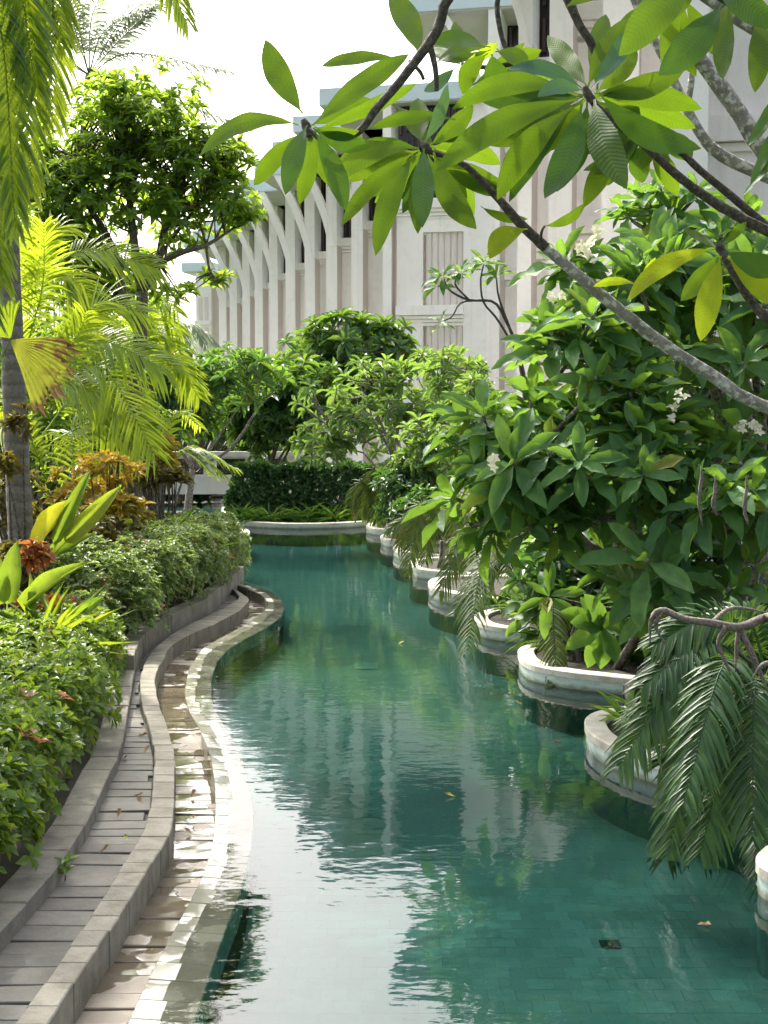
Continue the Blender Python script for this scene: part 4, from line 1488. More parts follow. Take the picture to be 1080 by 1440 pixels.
# crotons
def croton(label, ells, n, mt, base=None, leaf=.16):
    return shrub('croton_shrub', label, ells, n, leaf, .2, M[mt], T['lance'], 9, base, 'crotons in the left bed', 'shrub', .8, .5, M['bark_dark'], 25, 80)
croton('yellow and orange croton below the areca fronds', [(150, 662, 17.4, 60, 26, .5), (110, 695, 17.4, 50, 26, .5)], 50, 'lf_croton_y')
croton('orange croton with flame coloured rosettes behind the variegated hedge', [(165, 712, 17.0, 34, 14, .25)], 20, 'lf_croton_y', leaf=.2)
croton('amber croton in front of the footbridge', [(222, 625, 21.8, 26, 16, .4), (232, 655, 21.8, 16, 22, .4)], 34, 'lf_croton_y', leaf=.18)
croton('bronze green croton beside the stems before the footbridge', [(245, 675, 21.2, 18, 20, .35), (205, 665, 21.2, 22, 26, .35)], 40, 'lf_croton_d', leaf=.18)
croton('small red croton between the paddle leaves', [(45, 782, 13.8, 22, 14, .2)], 14, 'lf_croton_r')
croton('rusty croton clinging beside the ringed trunk', [(25, 600, 15.0, 22, 22, .2), (12, 650, 15, 18, 18, .2)], 16, 'lf_croton_d')
croton('dark bronze croton filling the bed under the yellow leaves', [(110, 755, 16.4, 60, 36, .4), (175, 735, 18.0, 50, 24, .4)], 90, 'lf_croton_d')
croton('dark croton beside the ringed trunk base', [(20, 700, 17.0, 40, 60, .4), (30, 800, 15.0, 60, 40, .4)], 90, 'lf_croton_d')
croton('scarlet and yellow croton low behind the green hedge', [(150, 830, 15.0, 40, 14, .3), (60, 850, 13.2, 40, 20, .3)], 34, 'lf_croton_r', leaf=.12)
shrub('ground_cover', 'pale pinkish ground cover spilling between the two hedges', [(150, 830, 14.8, 60, 26, .5), (110, 850, 14.0, 50, 20, .4)], 240, .07, .25, M['lf_varieg'], T['lance2'], 6)
strap_clump('strap_leaf_plant', 'bright spider like plant with yellow green straps above the near hedge', (X_at(45, 12.2), 12.2, .05), 26, 1.0, .02, M['lf_areca'], None, (3, 28))
strap_clump('strap_leaf_plant', 'pale striped strap plant leaning out over the near hedge', (X_at(80, 12.6), 12.6, .05), 24, .95, .016, M['lf_varieg'], None, (3, 28))

# strap plants behind the variegated hedge
for k, (x, y, Y) in enumerate([(222, 728, 20.6), (238, 715, 21.6), (246, 722, 21.8), (205, 722, 19.6), (214, 712, 20.0), (232, 700, 21.9), (185, 738, 18.6), (196, 700, 19.0)]):
    strap_clump('strap_leaf_plant', 'fresh green strap leaved plant behind the variegated hedge', (X_at(x, Y), Y, .12), 26, 1.15, .03, M['lf_strap'], 'strap plants behind the variegated hedge', (3, 26))

# dark broadleaf fill behind the left bed
for lab, ells, n in (('dark shrub seen through the openings of the footbridge', [(250, 668, 47.5, 90, 40, 1.0), (370, 660, 47.5, 90, 45, 1.0)], 420),
                     ('tall dark shrub belt rising behind the footbridge', [(255, 575, 46.8, 65, 62, 1.0), (340, 575, 46.8, 60, 62, 1.0), (300, 540, 46.8, 70, 40, 1.0)], 520),
                     ('tall leafy shrub filling the space under the spreading tree', [(70, 450, 29, 110, 70, 1.2), (180, 480, 29, 60, 60, 1.0), (20, 380, 29, 60, 60, 1.)], 420),
                     ('dark leafy shrub behind the ringed palm trunk', [(20, 560, 23, 90, 150, 1.2), (80, 620, 23, 80, 90, 1.)], 420),
                     ('dark leafy shrub behind the glowing areca fronds', [(160, 600, 27, 80, 90, 1.2), (120, 500, 27, 90, 70, 1.2)], 420),
                     ('leafy shrub beside the far end of the footbridge', [(215, 560, 33, 50, 90, 1.2)], 260)):
    if 'footbridge' in lab:
        shrub('garden_shrub', lab, ells, int(n * 1.6), .30, .2, M['lf_frangi_dark'], T['lance'], 8)
    else:
        shrub('garden_shrub', lab, ells, n, .17, .25, M['lf_tree'], T['lance'], 7)

# ------------------------------------------------------------------ LEFT: broadleaf tree
Yr = 24.0
tr = thing('broadleaf_tree', 'spreading tree with tufted glossy leaves and forked dark trunks', 'tree', (X_at(175, Yr), Yr, .12))
trunks = [([(X_at(185, Yr), Yr, 0.02), at(190, 560, Yr), at(198, 470, Yr), at(200, 410, Yr)], [.15, .13, .12, .1]),
          ([at(200, 410, Yr), at(222, 370, Yr), at(232, 320, Yr), at(260, 260, Yr)], [.09, .07, .06, .03]),
          ([at(200, 410, Yr), at(190, 350, Yr - .2), at(182, 280, Yr), at(170, 200, Yr)], [.09, .07, .06, .03]),
          ([at(196, 470, Yr), at(175, 420, Yr - .1), at(160, 350, Yr), at(120, 280, Yr), at(100, 220, Yr)], [.08, .07, .06, .05, .03]),
          ([(X_at(105, Yr), Yr + .5, 0.02), at(112, 480, Yr + .5), at(120, 400, Yr + .5), at(110, 330, Yr + .4), at(80, 260, Yr)], [.15, .12, .1, .07, .03]),
          ([at(215, 375, Yr), at(255, 355, Yr - .4), at(290, 345, Yr - .3), at(330, 320, Yr)], [.06, .05, .035, .02]),
          ([at(222, 370, Yr), at(235, 345, Yr + .4), at(270, 300, Yr), at(320, 250, Yr)], [.05, .045, .03, .015]),
          ([at(290, 345, Yr - .3), at(295, 380, Yr - .3), at(310, 400, Yr - .3)], [.025, .02, .01]),
          ([at(120, 400, Yr + .5), at(90, 380, Yr + .3), at(60, 340, Yr)], [.06, .045, .02])]
branch_tubes('trunk', tr, trunks, M['bark_tree'], 9)
L = Leaves()
tw = MB()
nodes = []
for pts, rad in trunks[1:]:
    nodes += spline(pts, 10)[3:]
ELL = [(150, 190, Yr, 100, 75, 1.2), (215, 165, Yr, 75, 60, 1.0), (110, 270, Yr, 75, 75, 1.1), (270, 235, Yr, 70, 60, .9), (190, 270, Yr, 80, 50, 1.0), (315, 275, Yr, 48, 40, .6),
       (330, 300, Yr, 34, 24, .5), (170, 130, Yr, 50, 35, .8), (75, 330, Yr, 45, 70, .8), (260, 330, Yr, 40, 30, .6),
       (110, 370, Yr + .6, 70, 55, .9), (190, 385, Yr + .9, 60, 45, .7), (240, 290, Yr, 45, 40, .8), (62, 250, Yr, 40, 60, .8), (150, 420, Yr + 1.2, 80, 40, .7), (300, 215, Yr, 40, 36, .7)]
for t, d, c in ell_points(ELL, 1150, .2, .4):
    rosette(L, t, d * .6 + Vector((0, 0, .7)) + rvec() * .3, 9, .20, .042, 20, 95, .1, .25)
    q = min(random.sample(nodes, 14), key=lambda w: (w - t).length)
    if random.random() < .4:
        tw.tube(spline([q, q + (t - q) * .5 + rvec() * .1, t], 5), lin([.022, .014, .006], 5), 4)
for x, y in ((340, 212), (350, 225), (328, 205), (305, 400), (318, 392), (290, 388), (245, 415), (262, 405), (330, 250), (350, 300), (362, 305)):
    for k in range(3):
        t = at(x + random.uniform(-9, 9), y + random.uniform(-7, 7), Yr + random.uniform(-.3, .3))
        rosette(L, t, Vector((.2, -.2, .7)) + rvec() * .4, 9, .22, .045, 20, 95, .1, .25)
        q = min(nodes, key=lambda w: (w - t).length)
        tw.tube(spline([q, q + (t - q) * .5 + rvec() * .06, t], 5), lin([.02, .013, .006], 5), 4)
tw.build('twigs', M['bark_tree'], tr, True, 'stuff')
L.build('crown', tr, T['lance'], M['lf_tree'])

# coconut palm beyond
Yc = 42.0
cp = thing('coconut_palm', 'tall coconut palm with thin grey fronds against the white sky', 'palm tree', (X_at(120, Yc), Yc + 1, .1))
ch = at(125, 105, Yc)
MB().tube(spline([(X_at(120, Yc), Yc + 1, -.1), at(110, 350, Yc + .5), ch], 16), lin([.2, .15, .12], 16), 9).build('trunk', M['bark_palm'], cp, True)
for c, t in [((150, 40), (238, 2)), ((185, 75), (322, 100)), ((130, 20), (165, -40)), ((215, 130), (345, 178)), ((105, 20), (75, -60)), ((60, 60), (-10, 40)), ((180, 20), (270, -30)),
             ((80, 90), (20, 160)), ((150, 110), (200, 230)), ((100, 10), (120, -60)), ((165, 60), (210, 15))]:
    frond_px(cp, (125, 105), c, t, Yc, 42, 46, M['lf_coco'], (0, -.5, -1), hang=.6, lw=.03, rr=.03, spread=60)
for k, (x, y, Y) in enumerate([(250, 470, 70), (268, 480, 76)]):
    q = thing('distant_palm', 'small pale palm far off in the gap beside the hotel', 'palm tree', (X_at(x, Y), Y, .1), 'distant palms')
    hd = at(x, y, Y)
    MB().tube([(X_at(x, Y), Y, .0), hd], [.16, .12], 7).build('trunk', M['bark_palm'], q)
    for i in range(10):
        th = i * .63 + k
        d = Vector((math.cos(th), math.sin(th), 0))
        frond(q, [hd, hd + d * .9 + Vector((0, 0, .5)), hd + d * 1.9 + Vector((0, 0, -.6))], .6, 22, M['lf_coco'], hang=.6, lw=.04, rr=.03)

# ------------------------------------------------------------------ FAR END of the pool
far = thing('clipped_hedge', 'clipped dark glossy hedge behind the long far planter edge', 'hedge', (-1.9, 36.8, .1))
L = Leaves()
for _ in range(2300):
    x = random.uniform(-4.25, 1.0)
    u = random.random()
    zt = 1.52 + .06 * math.sin(x * 5) + .05 * math.sin(x * 11)
    endf = min(1, math.sqrt(max(.05, (x + 4.3) / .4)))
    if u < .62:
        p = Vector((x, 36.2 + random.uniform(0, .3) + .25 * (1 - endf), random.uniform(.15, zt * endf)))
        nr = Vector((0, -1, .35))
    else:
        p = Vector((x, random.uniform(36.2, 37.6), zt * endf + random.uniform(-.12, .05)))
        nr = Vector((0, -.2, 1))
    rosette(L, p, (nr + rvec() * .7).normalized(), 5, .15, .045, 30, 85, .05, .3)
L.build('foliage', far, T['spoon'], M['lf_dkhedge'])
mb = MB()
for _ in range(60):
    p = Vector((random.uniform(-4.1, .9), random.uniform(36.5, 37.3), .0))
    mb.tube([p, p + Vector((random.uniform(-.2, .2), 0, .7)), p + Vector((random.uniform(-.4, .4), random.uniform(-.3, .2), 1.3))], [.02, .014, .008], 4)
mb.build('stems', M['bark_dark'], far, kind='stuff')
for k in range(13):
    x = 334 + k * 15.5 + random.uniform(-4, 4)
    strap_clump('strap_leaf_plant', 'arching strap leaved lily at the foot of the clipped dark hedge', (X_at(x, 35.3), 35.3 + random.uniform(-.2, .2), .1), 30, .62, .022, M['lf_dkhedge'] if k % 3 else M['lf_strap_dk'], 'lilies along the far planter', (12, 75))

frangi_tree('frangipani_tree', 'frangipani with bare grey stems standing before the footbridge', (X_at(262, 38.5), 38.5, .1),
            [(300, 545, 38.5, 62, 38, 1.1), (256, 540, 38.5, 36, 28, .8), (350, 530, 38.5, 55, 36, 1.0), (228, 565, 38.5, 38, 40, .9), (275, 585, 39, 40, 30, .8)], 115, .46, M['lf_frangi'], T['frangi_lo'], M['bark_frangi'], .1, 11, .16, limbs=7, core=14)
frangi_tree('frangipani_tree', 'tall domed dark frangipani rising highest in front of the white hotel', (X_at(480, 43.5), 43.5, .12),
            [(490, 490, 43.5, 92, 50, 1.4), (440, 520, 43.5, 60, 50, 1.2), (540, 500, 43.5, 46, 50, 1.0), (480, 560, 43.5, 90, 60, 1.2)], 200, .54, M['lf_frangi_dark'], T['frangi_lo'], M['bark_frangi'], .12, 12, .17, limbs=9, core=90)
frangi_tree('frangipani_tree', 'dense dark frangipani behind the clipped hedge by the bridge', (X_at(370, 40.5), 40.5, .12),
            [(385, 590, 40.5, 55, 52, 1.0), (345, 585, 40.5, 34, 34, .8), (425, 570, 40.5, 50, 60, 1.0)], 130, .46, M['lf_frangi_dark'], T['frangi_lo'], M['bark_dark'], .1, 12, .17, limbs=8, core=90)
frangi_tree('frangipani_tree', 'pale open frangipani with many thin grey branches at the pool bend', (X_at(575, 33.0), 33.0, .17),
            [(520, 590, 33.0, 95, 72, 1.4), (590, 545, 33, 70, 50, 1.2), (450, 625, 32.5, 45, 32, .7), (610, 620, 32, 60, 70, 1.0)], 210, .34, M['lf_frangi_pale'], T['frangi_lo'], M['bark_frangi'], .11, 10, .14, limbs=12)
frangi_tree('frangipani_tree', 'light green frangipani filling the gap below the ribbed hotel panels', (X_at(640, 29.5), 29.5, .17),
            [(640, 540, 29.5, 55, 45, .9), (590, 640, 29, 45, 50, .8), (660, 600, 28, 50, 70, .8)], 140, .33, M['lf_frangi_pale'], T['frangi_lo'], M['bark_frangi'], .1, 10, .15, limbs=7, core=30)
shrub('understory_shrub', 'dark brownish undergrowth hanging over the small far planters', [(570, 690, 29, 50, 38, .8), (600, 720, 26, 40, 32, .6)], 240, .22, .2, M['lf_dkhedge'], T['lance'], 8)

# thin frangipani in front of the hotel
Yf = 18.0
tf_ = thing('frangipani_tree', 'thin frangipani sprig with dark bare stems against the white hotel wall', 'tree', (X_at(745, Yf), Yf, .17))
sp = [([(X_at(745, Yf), Yf, .1), at(742, 600, Yf), at(730, 500, Yf), at(715, 458, Yf)], [.06, .045, .03, .02]),
      ([at(715, 458, Yf), at(695, 425, Yf), at(660, 422, Yf), at(632, 408, Yf), at(624, 392, Yf)], [.02, .018, .016, .014, .012]),
      ([at(730, 500, Yf), at(700, 450, Yf), at(680, 425, Yf), at(676, 395, Yf), at(680, 372, Yf)], [.018, .016, .014, .012, .01]),
      ([at(690, 423, Yf), at(650, 425, Yf), at(636, 445, Yf), at(622, 452, Yf)], [.014, .012, .01, .008]),
      ([at(660, 422, Yf), at(640, 400, Yf), at(648, 385, Yf)], [.014, .012, .01]),
      ([at(720, 470, Yf), at(702, 420, Yf), at(698, 390, Yf)], [.018, .014, .01])]
branch_tubes('branch', tf_, sp, M['bark_twig'], 6)
L = Leaves()
for x, y, n, s in ((622, 388, 11, .30), (648, 382, 10, .28), (680, 368, 12, .30), (698, 385, 9, .28), (620, 452, 6, .24), (612, 402, 8, .26)):
    rosette(L, at(x, y, Yf), Vector((-.25, -.4, .75)) + rvec() * .2, n, s, s * .15, 25, 105, .15)
for a in L.a:
    K = Leaves(); K.a = [a]
    K.build('leaf', tf_, [random.choice(T['frangi'])], M['lf_frangi'], None)

# ------------------------------------------------------------------ RIGHT: the big frangipanis
bigt, _ = frangi_tree('frangipani_tree', 'large glossy frangipani leaning left over the pool with many rosettes', (3.0, 13.4, .12),
            [(715, 640, 12.0, 112, 95, 1.0), (830, 520, 12.3, 150, 115, 1.2), (870, 660, 11.6, 150, 100, 1.0), (760, 725, 11.8, 130, 55, .8), (860, 420, 12.8, 110, 75, 1.0), (690, 690, 11.8, 80, 70, .7)],
            112, .46, M['lf_frangi'], T['frangi'], M['bark_frangi'], .12, 12, .155, limbs=16, objects=300, front=.45, core=0, rmin=.5)
tallt, _ = frangi_tree('frangipani_tree', 'tall frangipani under the grey lichen branch with white flowers', (4.0, 13.8, .17),
            [(960, 380, 13.2, 120, 95, 1.2), (1050, 440, 12.8, 90, 120, 1.2), (1000, 560, 12.6, 120, 110, 1.2), (930, 320, 13.6, 80, 55, .8)],
            66, .46, M['lf_frangi'], T['frangi'], M['bark_frangi'], .12, 12, .155, limbs=16, objects=220, front=.45, core=0, rmin=.5)
lowt, _ = frangi_tree('frangipani_tree', 'low dark frangipani with drooping leaves beside the bare twisted branch', (3.15, 11.6, .17),
            [(1040, 740, 10.8, 80, 95, .8), (930, 800, 11.2, 110, 55, .8), (1060, 650, 11.2, 60, 70, .7)],
            26, .46, M['lf_frangi'], T['frangi'], M['bark_frangi'], .09, 11, .165, limbs=8, objects=200, front=.6, droop=.35, t1=115, core=0, rmin=.5)
fp = thing('frangipani_tree', 'small frangipani rosette of broad leaves hanging over the planter nose', 'tree', (2.25, 13.0, .17))
branch_tubes('branch', fp, [([(2.25, 13.0, .1), at(900, 880, 12.6), at(880, 872, 12.4), at(848, 882, 12.2)], [.05, .035, .025, .018]),
                            ([at(900, 880, 12.6), at(880, 830, 12.4), at(860, 800, 12.3)], [.03, .02, .016])], M['bark_dark'])
L = Leaves()
for (tx, ty, w) in ((792, 858, 30), (800, 905, 26), (826, 938, 24), (850, 938, 30), (845, 845, 30), (825, 840, 26), (868, 930, 26), (905, 885, 24), (815, 870, 30), (862, 862, 22)):
    p, q = at(846, 884, 12.2), at(tx, ty, 12.0 + random.uniform(-.1, .15))
    L.add(p, q - p, Vector((random.uniform(-.3, .3), -1, .6)), (q - p).length, w * .5 * 12.2 / F_PX * 1.05)
for (bx, by, z) in ((860, 798, 12.2), (772, 838, 12.4), (905, 668, 10.6)):
    rosette(L, at(bx, by, z), Vector((-.2, -.75, .5)), 10, .34, .055, 30, 105, .1)
for a in L.a:
    K = Leaves(); K.a = [a]
    K.build('leaf', fp, [random.choice(T['frangi'])], M['lf_frangi'], None)
branch_tubes('branch', fp, [([at(880, 830, 12.4), at(900, 740, 11.6), at(905, 668, 10.6)], [.02, .016, .012]), ([at(880, 860, 12.4), at(820, 850, 12.5), at(772, 838, 12.4)], [.02, .016, .012])], M['bark_dark'])
# flowers
for x, y, Y in ((842, 318, 11.9), (826, 342, 11.7), (832, 358, 11.7), (820, 352, 11.6), (960, 558, 11.0), (948, 580, 11.1), (1042, 598, 11.2), (968, 600, 11.3), (1062, 605, 11.2)):
    flower_bunch(tallt, at(x, y, Y), .035, 3)
for x, y, Y in ((695, 652, 10.6), (782, 416, 11.6)):
    flower_bunch(bigt, at(x, y, Y), .035, 3)

# undergrowth on the right bank
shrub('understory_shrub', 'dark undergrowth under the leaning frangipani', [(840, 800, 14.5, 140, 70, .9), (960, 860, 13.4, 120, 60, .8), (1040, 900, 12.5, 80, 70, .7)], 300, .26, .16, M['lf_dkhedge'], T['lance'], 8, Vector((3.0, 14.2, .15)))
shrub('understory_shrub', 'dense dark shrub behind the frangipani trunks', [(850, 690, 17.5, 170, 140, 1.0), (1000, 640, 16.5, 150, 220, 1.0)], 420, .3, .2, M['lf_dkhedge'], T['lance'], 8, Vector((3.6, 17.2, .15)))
shrub('understory_shrub', 'yellow green leafy shrub between the palm clump and the planter nose', [(790, 800, 14.8, 60, 50, .5), (760, 850, 14.8, 40, 30, .4)], 60, .3, .2, M['lf_frangi_pale'], T['frangi'], 7, Vector((2.1, 15.0, .15)))
for k, (x, Y, mt) in enumerate(((800, 14.0, 'lf_strap_dk'), (850, 13.6, 'lf_strap_dk'), (890, 13.2, 'lf_strap_dk'), (770, 14.6, 'lf_strap_dk'), (700, 17.4, 'lf_strap_dk'), (735, 16.8, 'lf_strap_dk'))):
    strap_clump('strap_leaf_plant', 'dark narrow leaved plant along the inside of a planter edge', (X_at(x, Y), Y, .16), 26, .42, .013, M[mt], 'dark strap plants in the planters', (15, 85))
for k, (x, y) in enumerate(((882, 1022), (905, 1012), (893, 1030))):
    strap_clump('strap_leaf_plant', 'short bright green leafy plant inside the pale planter nose', gnd(x, y, .17), 16, .34, .028, M['lf_strap'], 'green plants in the planter nose', (5, 60))

# palms along the right bank
def bank_palm(label, b, Y, fr, leaf_px, mat, n=46, lw=.014, name='areca_palm'):
    base = Vector((X_at(b[0], Y), Y, .16))
    root = thing(name, label, 'palm', base, 'palms along the right bank')
    for k in range(4):
        o = Vector((random.uniform(-.15, .2), random.uniform(-.15, .2), 0))
        MB().tube(spline([base + o - Vector((0, 0, .1)), (base + o + at(*b, Y)) * .5, at(*b, Y) + o * .6], 6), lin([.04, .03, .02], 6), 7).build('stem', M['bark_palm'], root, True)
    for f in fr:
        bb, c, t, dy = f[:4]
        mt = M[f[4]] if len(f) > 4 else mat
        frond_px(root, bb, c, t, Y, leaf_px, n, mt, (0, dy * .4, dy), hang=.5, lw=lw, spread=58, up=(-.25, -.6, .75))
    return root
bank_palm('dark areca palm drooping over the pale planter nose into the pool', (1085, 965), 8.3,
          [((1060, 950), (985, 905), (870, 1078), -.6, 'lf_palm'), ((1070, 985), (1005, 940), (938, 1205), -.7), ((1075, 1000), (1040, 985), (985, 1198), -.9), ((1080, 985), (1062, 960), (1058, 1180), -1.0),
           ((1060, 935), (990, 895), (905, 965), -.4), ((1070, 930), (1005, 868), (922, 905), -.2), ((1085, 1040), (1095, 1090), (1088, 1245), -.8), ((1060, 960), (1000, 960), (890, 1010), -.3),
           ((1075, 940), (1050, 870), (985, 880), .2), ((1080, 960), (1120, 960), (1110, 1150), -.6), ((1065, 975), (1020, 930), (960, 1130), -1.0), ((1075, 960), (1110, 880), (1140, 960), 0),
           ((1070, 960), (1030, 1000), (1010, 1120), .3), ((1060, 970), (1000, 1000), (930, 1075), .2)], 62, M['lf_palm'])
bank_palm('olive areca palm trailing browned frond tips over the water', (745, 830), 17.0,
          [((735, 830), (690, 750), (656, 918), -.6, 'lf_olive'), ((730, 820), (670, 745), (618, 832), -.3, 'lf_olive'), ((745, 830), (765, 760), (790, 860), -.4),
           ((730, 815), (690, 725), (640, 795), .2, 'lf_olive'), ((745, 820), (730, 720), (700, 760), .2, 'lf_olive'), ((745, 820), (800, 740), (840, 830), .2), ((740, 830), (700, 790), (640, 860), -.3)], 38, M['lf_palm'], lw=.013)
bank_palm('olive fern like palm at the bend beside the small planters', (625, 760), 23.0,
          [((620, 755), (595, 710), (572, 808), -.4, 'lf_olive'), ((620, 750), (590, 710), (560, 770), 0, 'lf_olive'), ((625, 750), (610, 700), (598, 790), -.4, 'lf_olive'), ((630, 750), (650, 700), (668, 790), -.2, 'lf_olive'),
           ((630, 750), (640, 690), (640, 800), -.3), ((625, 755), (580, 730), (545, 745), 0, 'lf_olive')], 27, M['lf_olive'], n=40, lw=.016)
bank_palm('feathery palm hanging before the clipped dark hedge', (545, 690), 33.0,
          [((545, 690), (525, 660), (508, 725), 0), ((545, 690), (560, 650), (575, 720), 0), ((545, 690), (535, 660), (530, 735), -.3), ((545, 690), (510, 680), (495, 705), .2), ((545, 690), (570, 670), (590, 730), .2)], 28, M['lf_olive'], n=30, lw=.026)
bank_palm('narrow palm frond trailing dry over the planter nose', (800, 880), 13.6,
          [((800, 870), (778, 845), (783, 960), -.5, 'lf_olive'), ((805, 870), (792, 835), (770, 900), -.2, 'lf_olive'), ((805, 870), (830, 830), (850, 900), .2)], 30, M['lf_palm'], n=34)
mr = thing('red_leaf_plant', 'single maroon leaf showing among the dark palm fronds', 'plant', (X_at(1000, 10.9), 10.9, .16))
L = Leaves()
L.add(at(1010, 918, 10.7), at(975, 925, 10.6) - at(1010, 918, 10.7), Vector((0, -1, .4)), .2, .05)
L.add(at(1005, 975, 10.7), at(975, 968, 10.6) - at(1005, 975, 10.7), Vector((0, -1, .4)), .17, .035)
L.build('leaf', mr, T['frangi'], M['lf_maroon'], None)
MB().tube([(X_at(1000, 10.9), 10.9, .05), at(1015, 980, 10.8), at(1010, 918, 10.7)], [.02, .014, .008], 6).build('stem', M['bark_dark'], mr, True)

# bare twisted branch
tb = thing('bare_branch', 'bare twisted reddish grey branch reaching over the palm fronds', 'branch', (2.7, 8.3, .12))
branch_tubes('branch', tb, [
    ([(2.7, 8.3, .05), at(1120, 900, 7.0), at(1085, 868, 7.8), at(1040, 882, 7.7), at(1000, 876, 7.6), at(960, 870, 7.6), at(932, 858, 7.6), at(916, 870, 7.6), at(914, 905, 7.6)], [0.0390, 0.0312, 0.0273, 0.0250, 0.0234, 0.0203, 0.0187, 0.0140, 0.0030]),
    ([at(932, 858, 7.6), at(922, 880, 7.6), at(935, 905, 7.6)], [0.0156, 0.0125, 0.0030]),
    ([at(1040, 880, 7.7), at(1036, 910, 7.7), at(1034, 945, 7.7)], [0.0172, 0.0140, 0.0030]),
    ([at(1000, 876, 7.6), at(1030, 855, 7.8), at(1085, 862, 7.9)], [0.0125, 0.0125, 0.0030]),
    ([at(1020, 880, 7.6), at(1010, 905, 7.6), at(1022, 935, 7.6), at(1028, 950, 7.6)], [0.0140, 0.0125, 0.0094, 0.0030]),
    ([at(1040, 882, 7.7), at(1062, 930, 7.7), at(1085, 985, 7.7)], [0.0187, 0.0187, 0.0030]),
    ([at(1100, 930, 7.6), at(1072, 935, 7.5), at(1058, 955, 7.5)], [0.0156, 0.0140, 0.0030])], M['bark_red'])
# hanging dry seed stalks
for x0, y0, y1 in ((986, 678, 740), (1006, 690, 725), (1050, 690, 738)):
    ds = tag(MB().tube(spline([at(x0, y0 - 22, 9.7), at(x0, y0, 9.7), at(x0 - 3, (y0 + y1) / 2, 9.7), at(x0 + 2, y1, 9.7)], 10), lin([.004, .012, .015, .012, .005], 10), 8, .9).build('dry_stalk', M['bark_red'], None, True),
             'withered brown stalk hanging from the low dark frangipani', 'stalk', 'withered hanging stalks')

# ------------------------------------------------------------------ FOREGROUND: overhanging frangipani
YH = 2.95
FORK = Vector((2.1, 3.35, 2.25))
ho = thing('overhanging_frangipani', 'frangipani with lichen grey branches and big leaves hanging close overhead', 'tree', (2.35, 3.5, .17))
def hp(x, y, dz=0.0):
    return at(x, y, YH + dz)
kpx = YH / F_PX
def hb(pts, radii, mat, dz=0.0, ends=None):
    P = [hp(x, y, dz) for x, y in pts]
    rr = [r * kpx * .76 for r in radii]
    if ends is not None:
        P = ends + P
        rr = [.045, .03][:len(ends)] + rr
    branch_tubes('branch', ho, [(P, rr)], mat, 9)
MB().tube(spline([(2.35, 3.5, .0), (2.3, 3.45, 1.1), tuple(FORK)], 12), lin([.1, .085, .075], 12), 11, .1).build('trunk', M['bark_lichen'], ho, True)
hb([(1090, 577), (1000, 527), (930, 482), (860, 427), (810, 385), (768, 349)], [12.5, 12, 11.5, 11, 10.5, 10], M['bark_lichen'], .05, [FORK, hp(1350, 640, .2)])
hb([(768, 349), (745, 328), (725, 307), (690, 268), (650, 230), (600, 212)], [9.8, 9.5, 9, 6.5, 6, 5], M['bark_twig'], .05)
hb([(1090, 330), (1040, 305), (1000, 282), (950, 245), (905, 203), (860, 168), (830, 140)], [10, 10, 9, 8, 8, 7, 5], M['bark_twig'], .02, [FORK, hp(1350, 450, .2)])
hb([(1085, 325), (1045, 290), (985, 240), (955, 212), (914, 188)], [9, 8, 7, 7, 6], M['bark_twig'], .08)
hb([(1095, 240), (1040, 160), (990, 92), (950, 42), (900, -5), (860, -60)], [17, 17, 16, 14, 12, 10], M['bark_lichen'], .25, [FORK, hp(1300, 450, .3)])
hb([(1110, 262), (1020, 222), (985, 188), (955, 130), (930, 75), (905, 30), (880, -30)], [14, 13, 11, 10, 9, 9, 8], M['bark_lichen'], .4, [FORK, hp(1350, 380, .4)])
hb([(966, 152), (972, 115), (976, 70), (980, 20)], [7, 7, 6, 6], M['bark_lichen'], .38)
hb([(1095, 52), (1040, 25), (990, -8), (930, -50)], [15, 14, 12, 10], M['bark_lichen'], -.15, [FORK, hp(1350, 150, 0)])
hb([(900, -160), (760, -110), (640, -15), (618, 35), (600, 65), (562, 115), (530, 152), (508, 182), (480, 198), (455, 198), (434, 182)], [12, 11, 10, 9.5, 9, 8, 7.5, 6.5, 5, 4.5, 4.5], M['bark_twig'], -.1, [FORK, hp(1250, -60, .1)])
hb([(604, 62), (612, 95), (614, 128)], [6, 5, 4], M['bark_twig'], -.1)
hb([(596, 112), (590, 100), (575, 85)], [3, 4, 3], M['bark_twig'], .05)
hb([(720, -60), (700, -5), (703, 40), (714, 72), (735, 84), (690, 95), (650, 90)], [6, 5.5, 5, 5, 5, 5, 4], M['bark_twig'], .25)
hb([(770, -60), (797, -5), (815, 35), (832, 62), (842, 100)], [10, 9, 8, 8, 6], M['bark_twig'], .12)
hb([(1110, 470), (1060, 428), (1032, 385), (1014, 354)], [9, 8, 7, 6], M['bark_twig'], -.1, [hp(1350, 640, .1)])
hb([(912, 440), (905, 420), (898, 400)], [4, 4, 3], M['bark_twig'], .0)
hb([(760, 338), (762, 325), (766, 318)], [3, 2.5, 2], M['bark_twig'], .03)
hb([(900, -40), (960, -25), (1010, -5), (1030, 10)], [8, 7, 6, 5], M['bark_twig'], -.25)

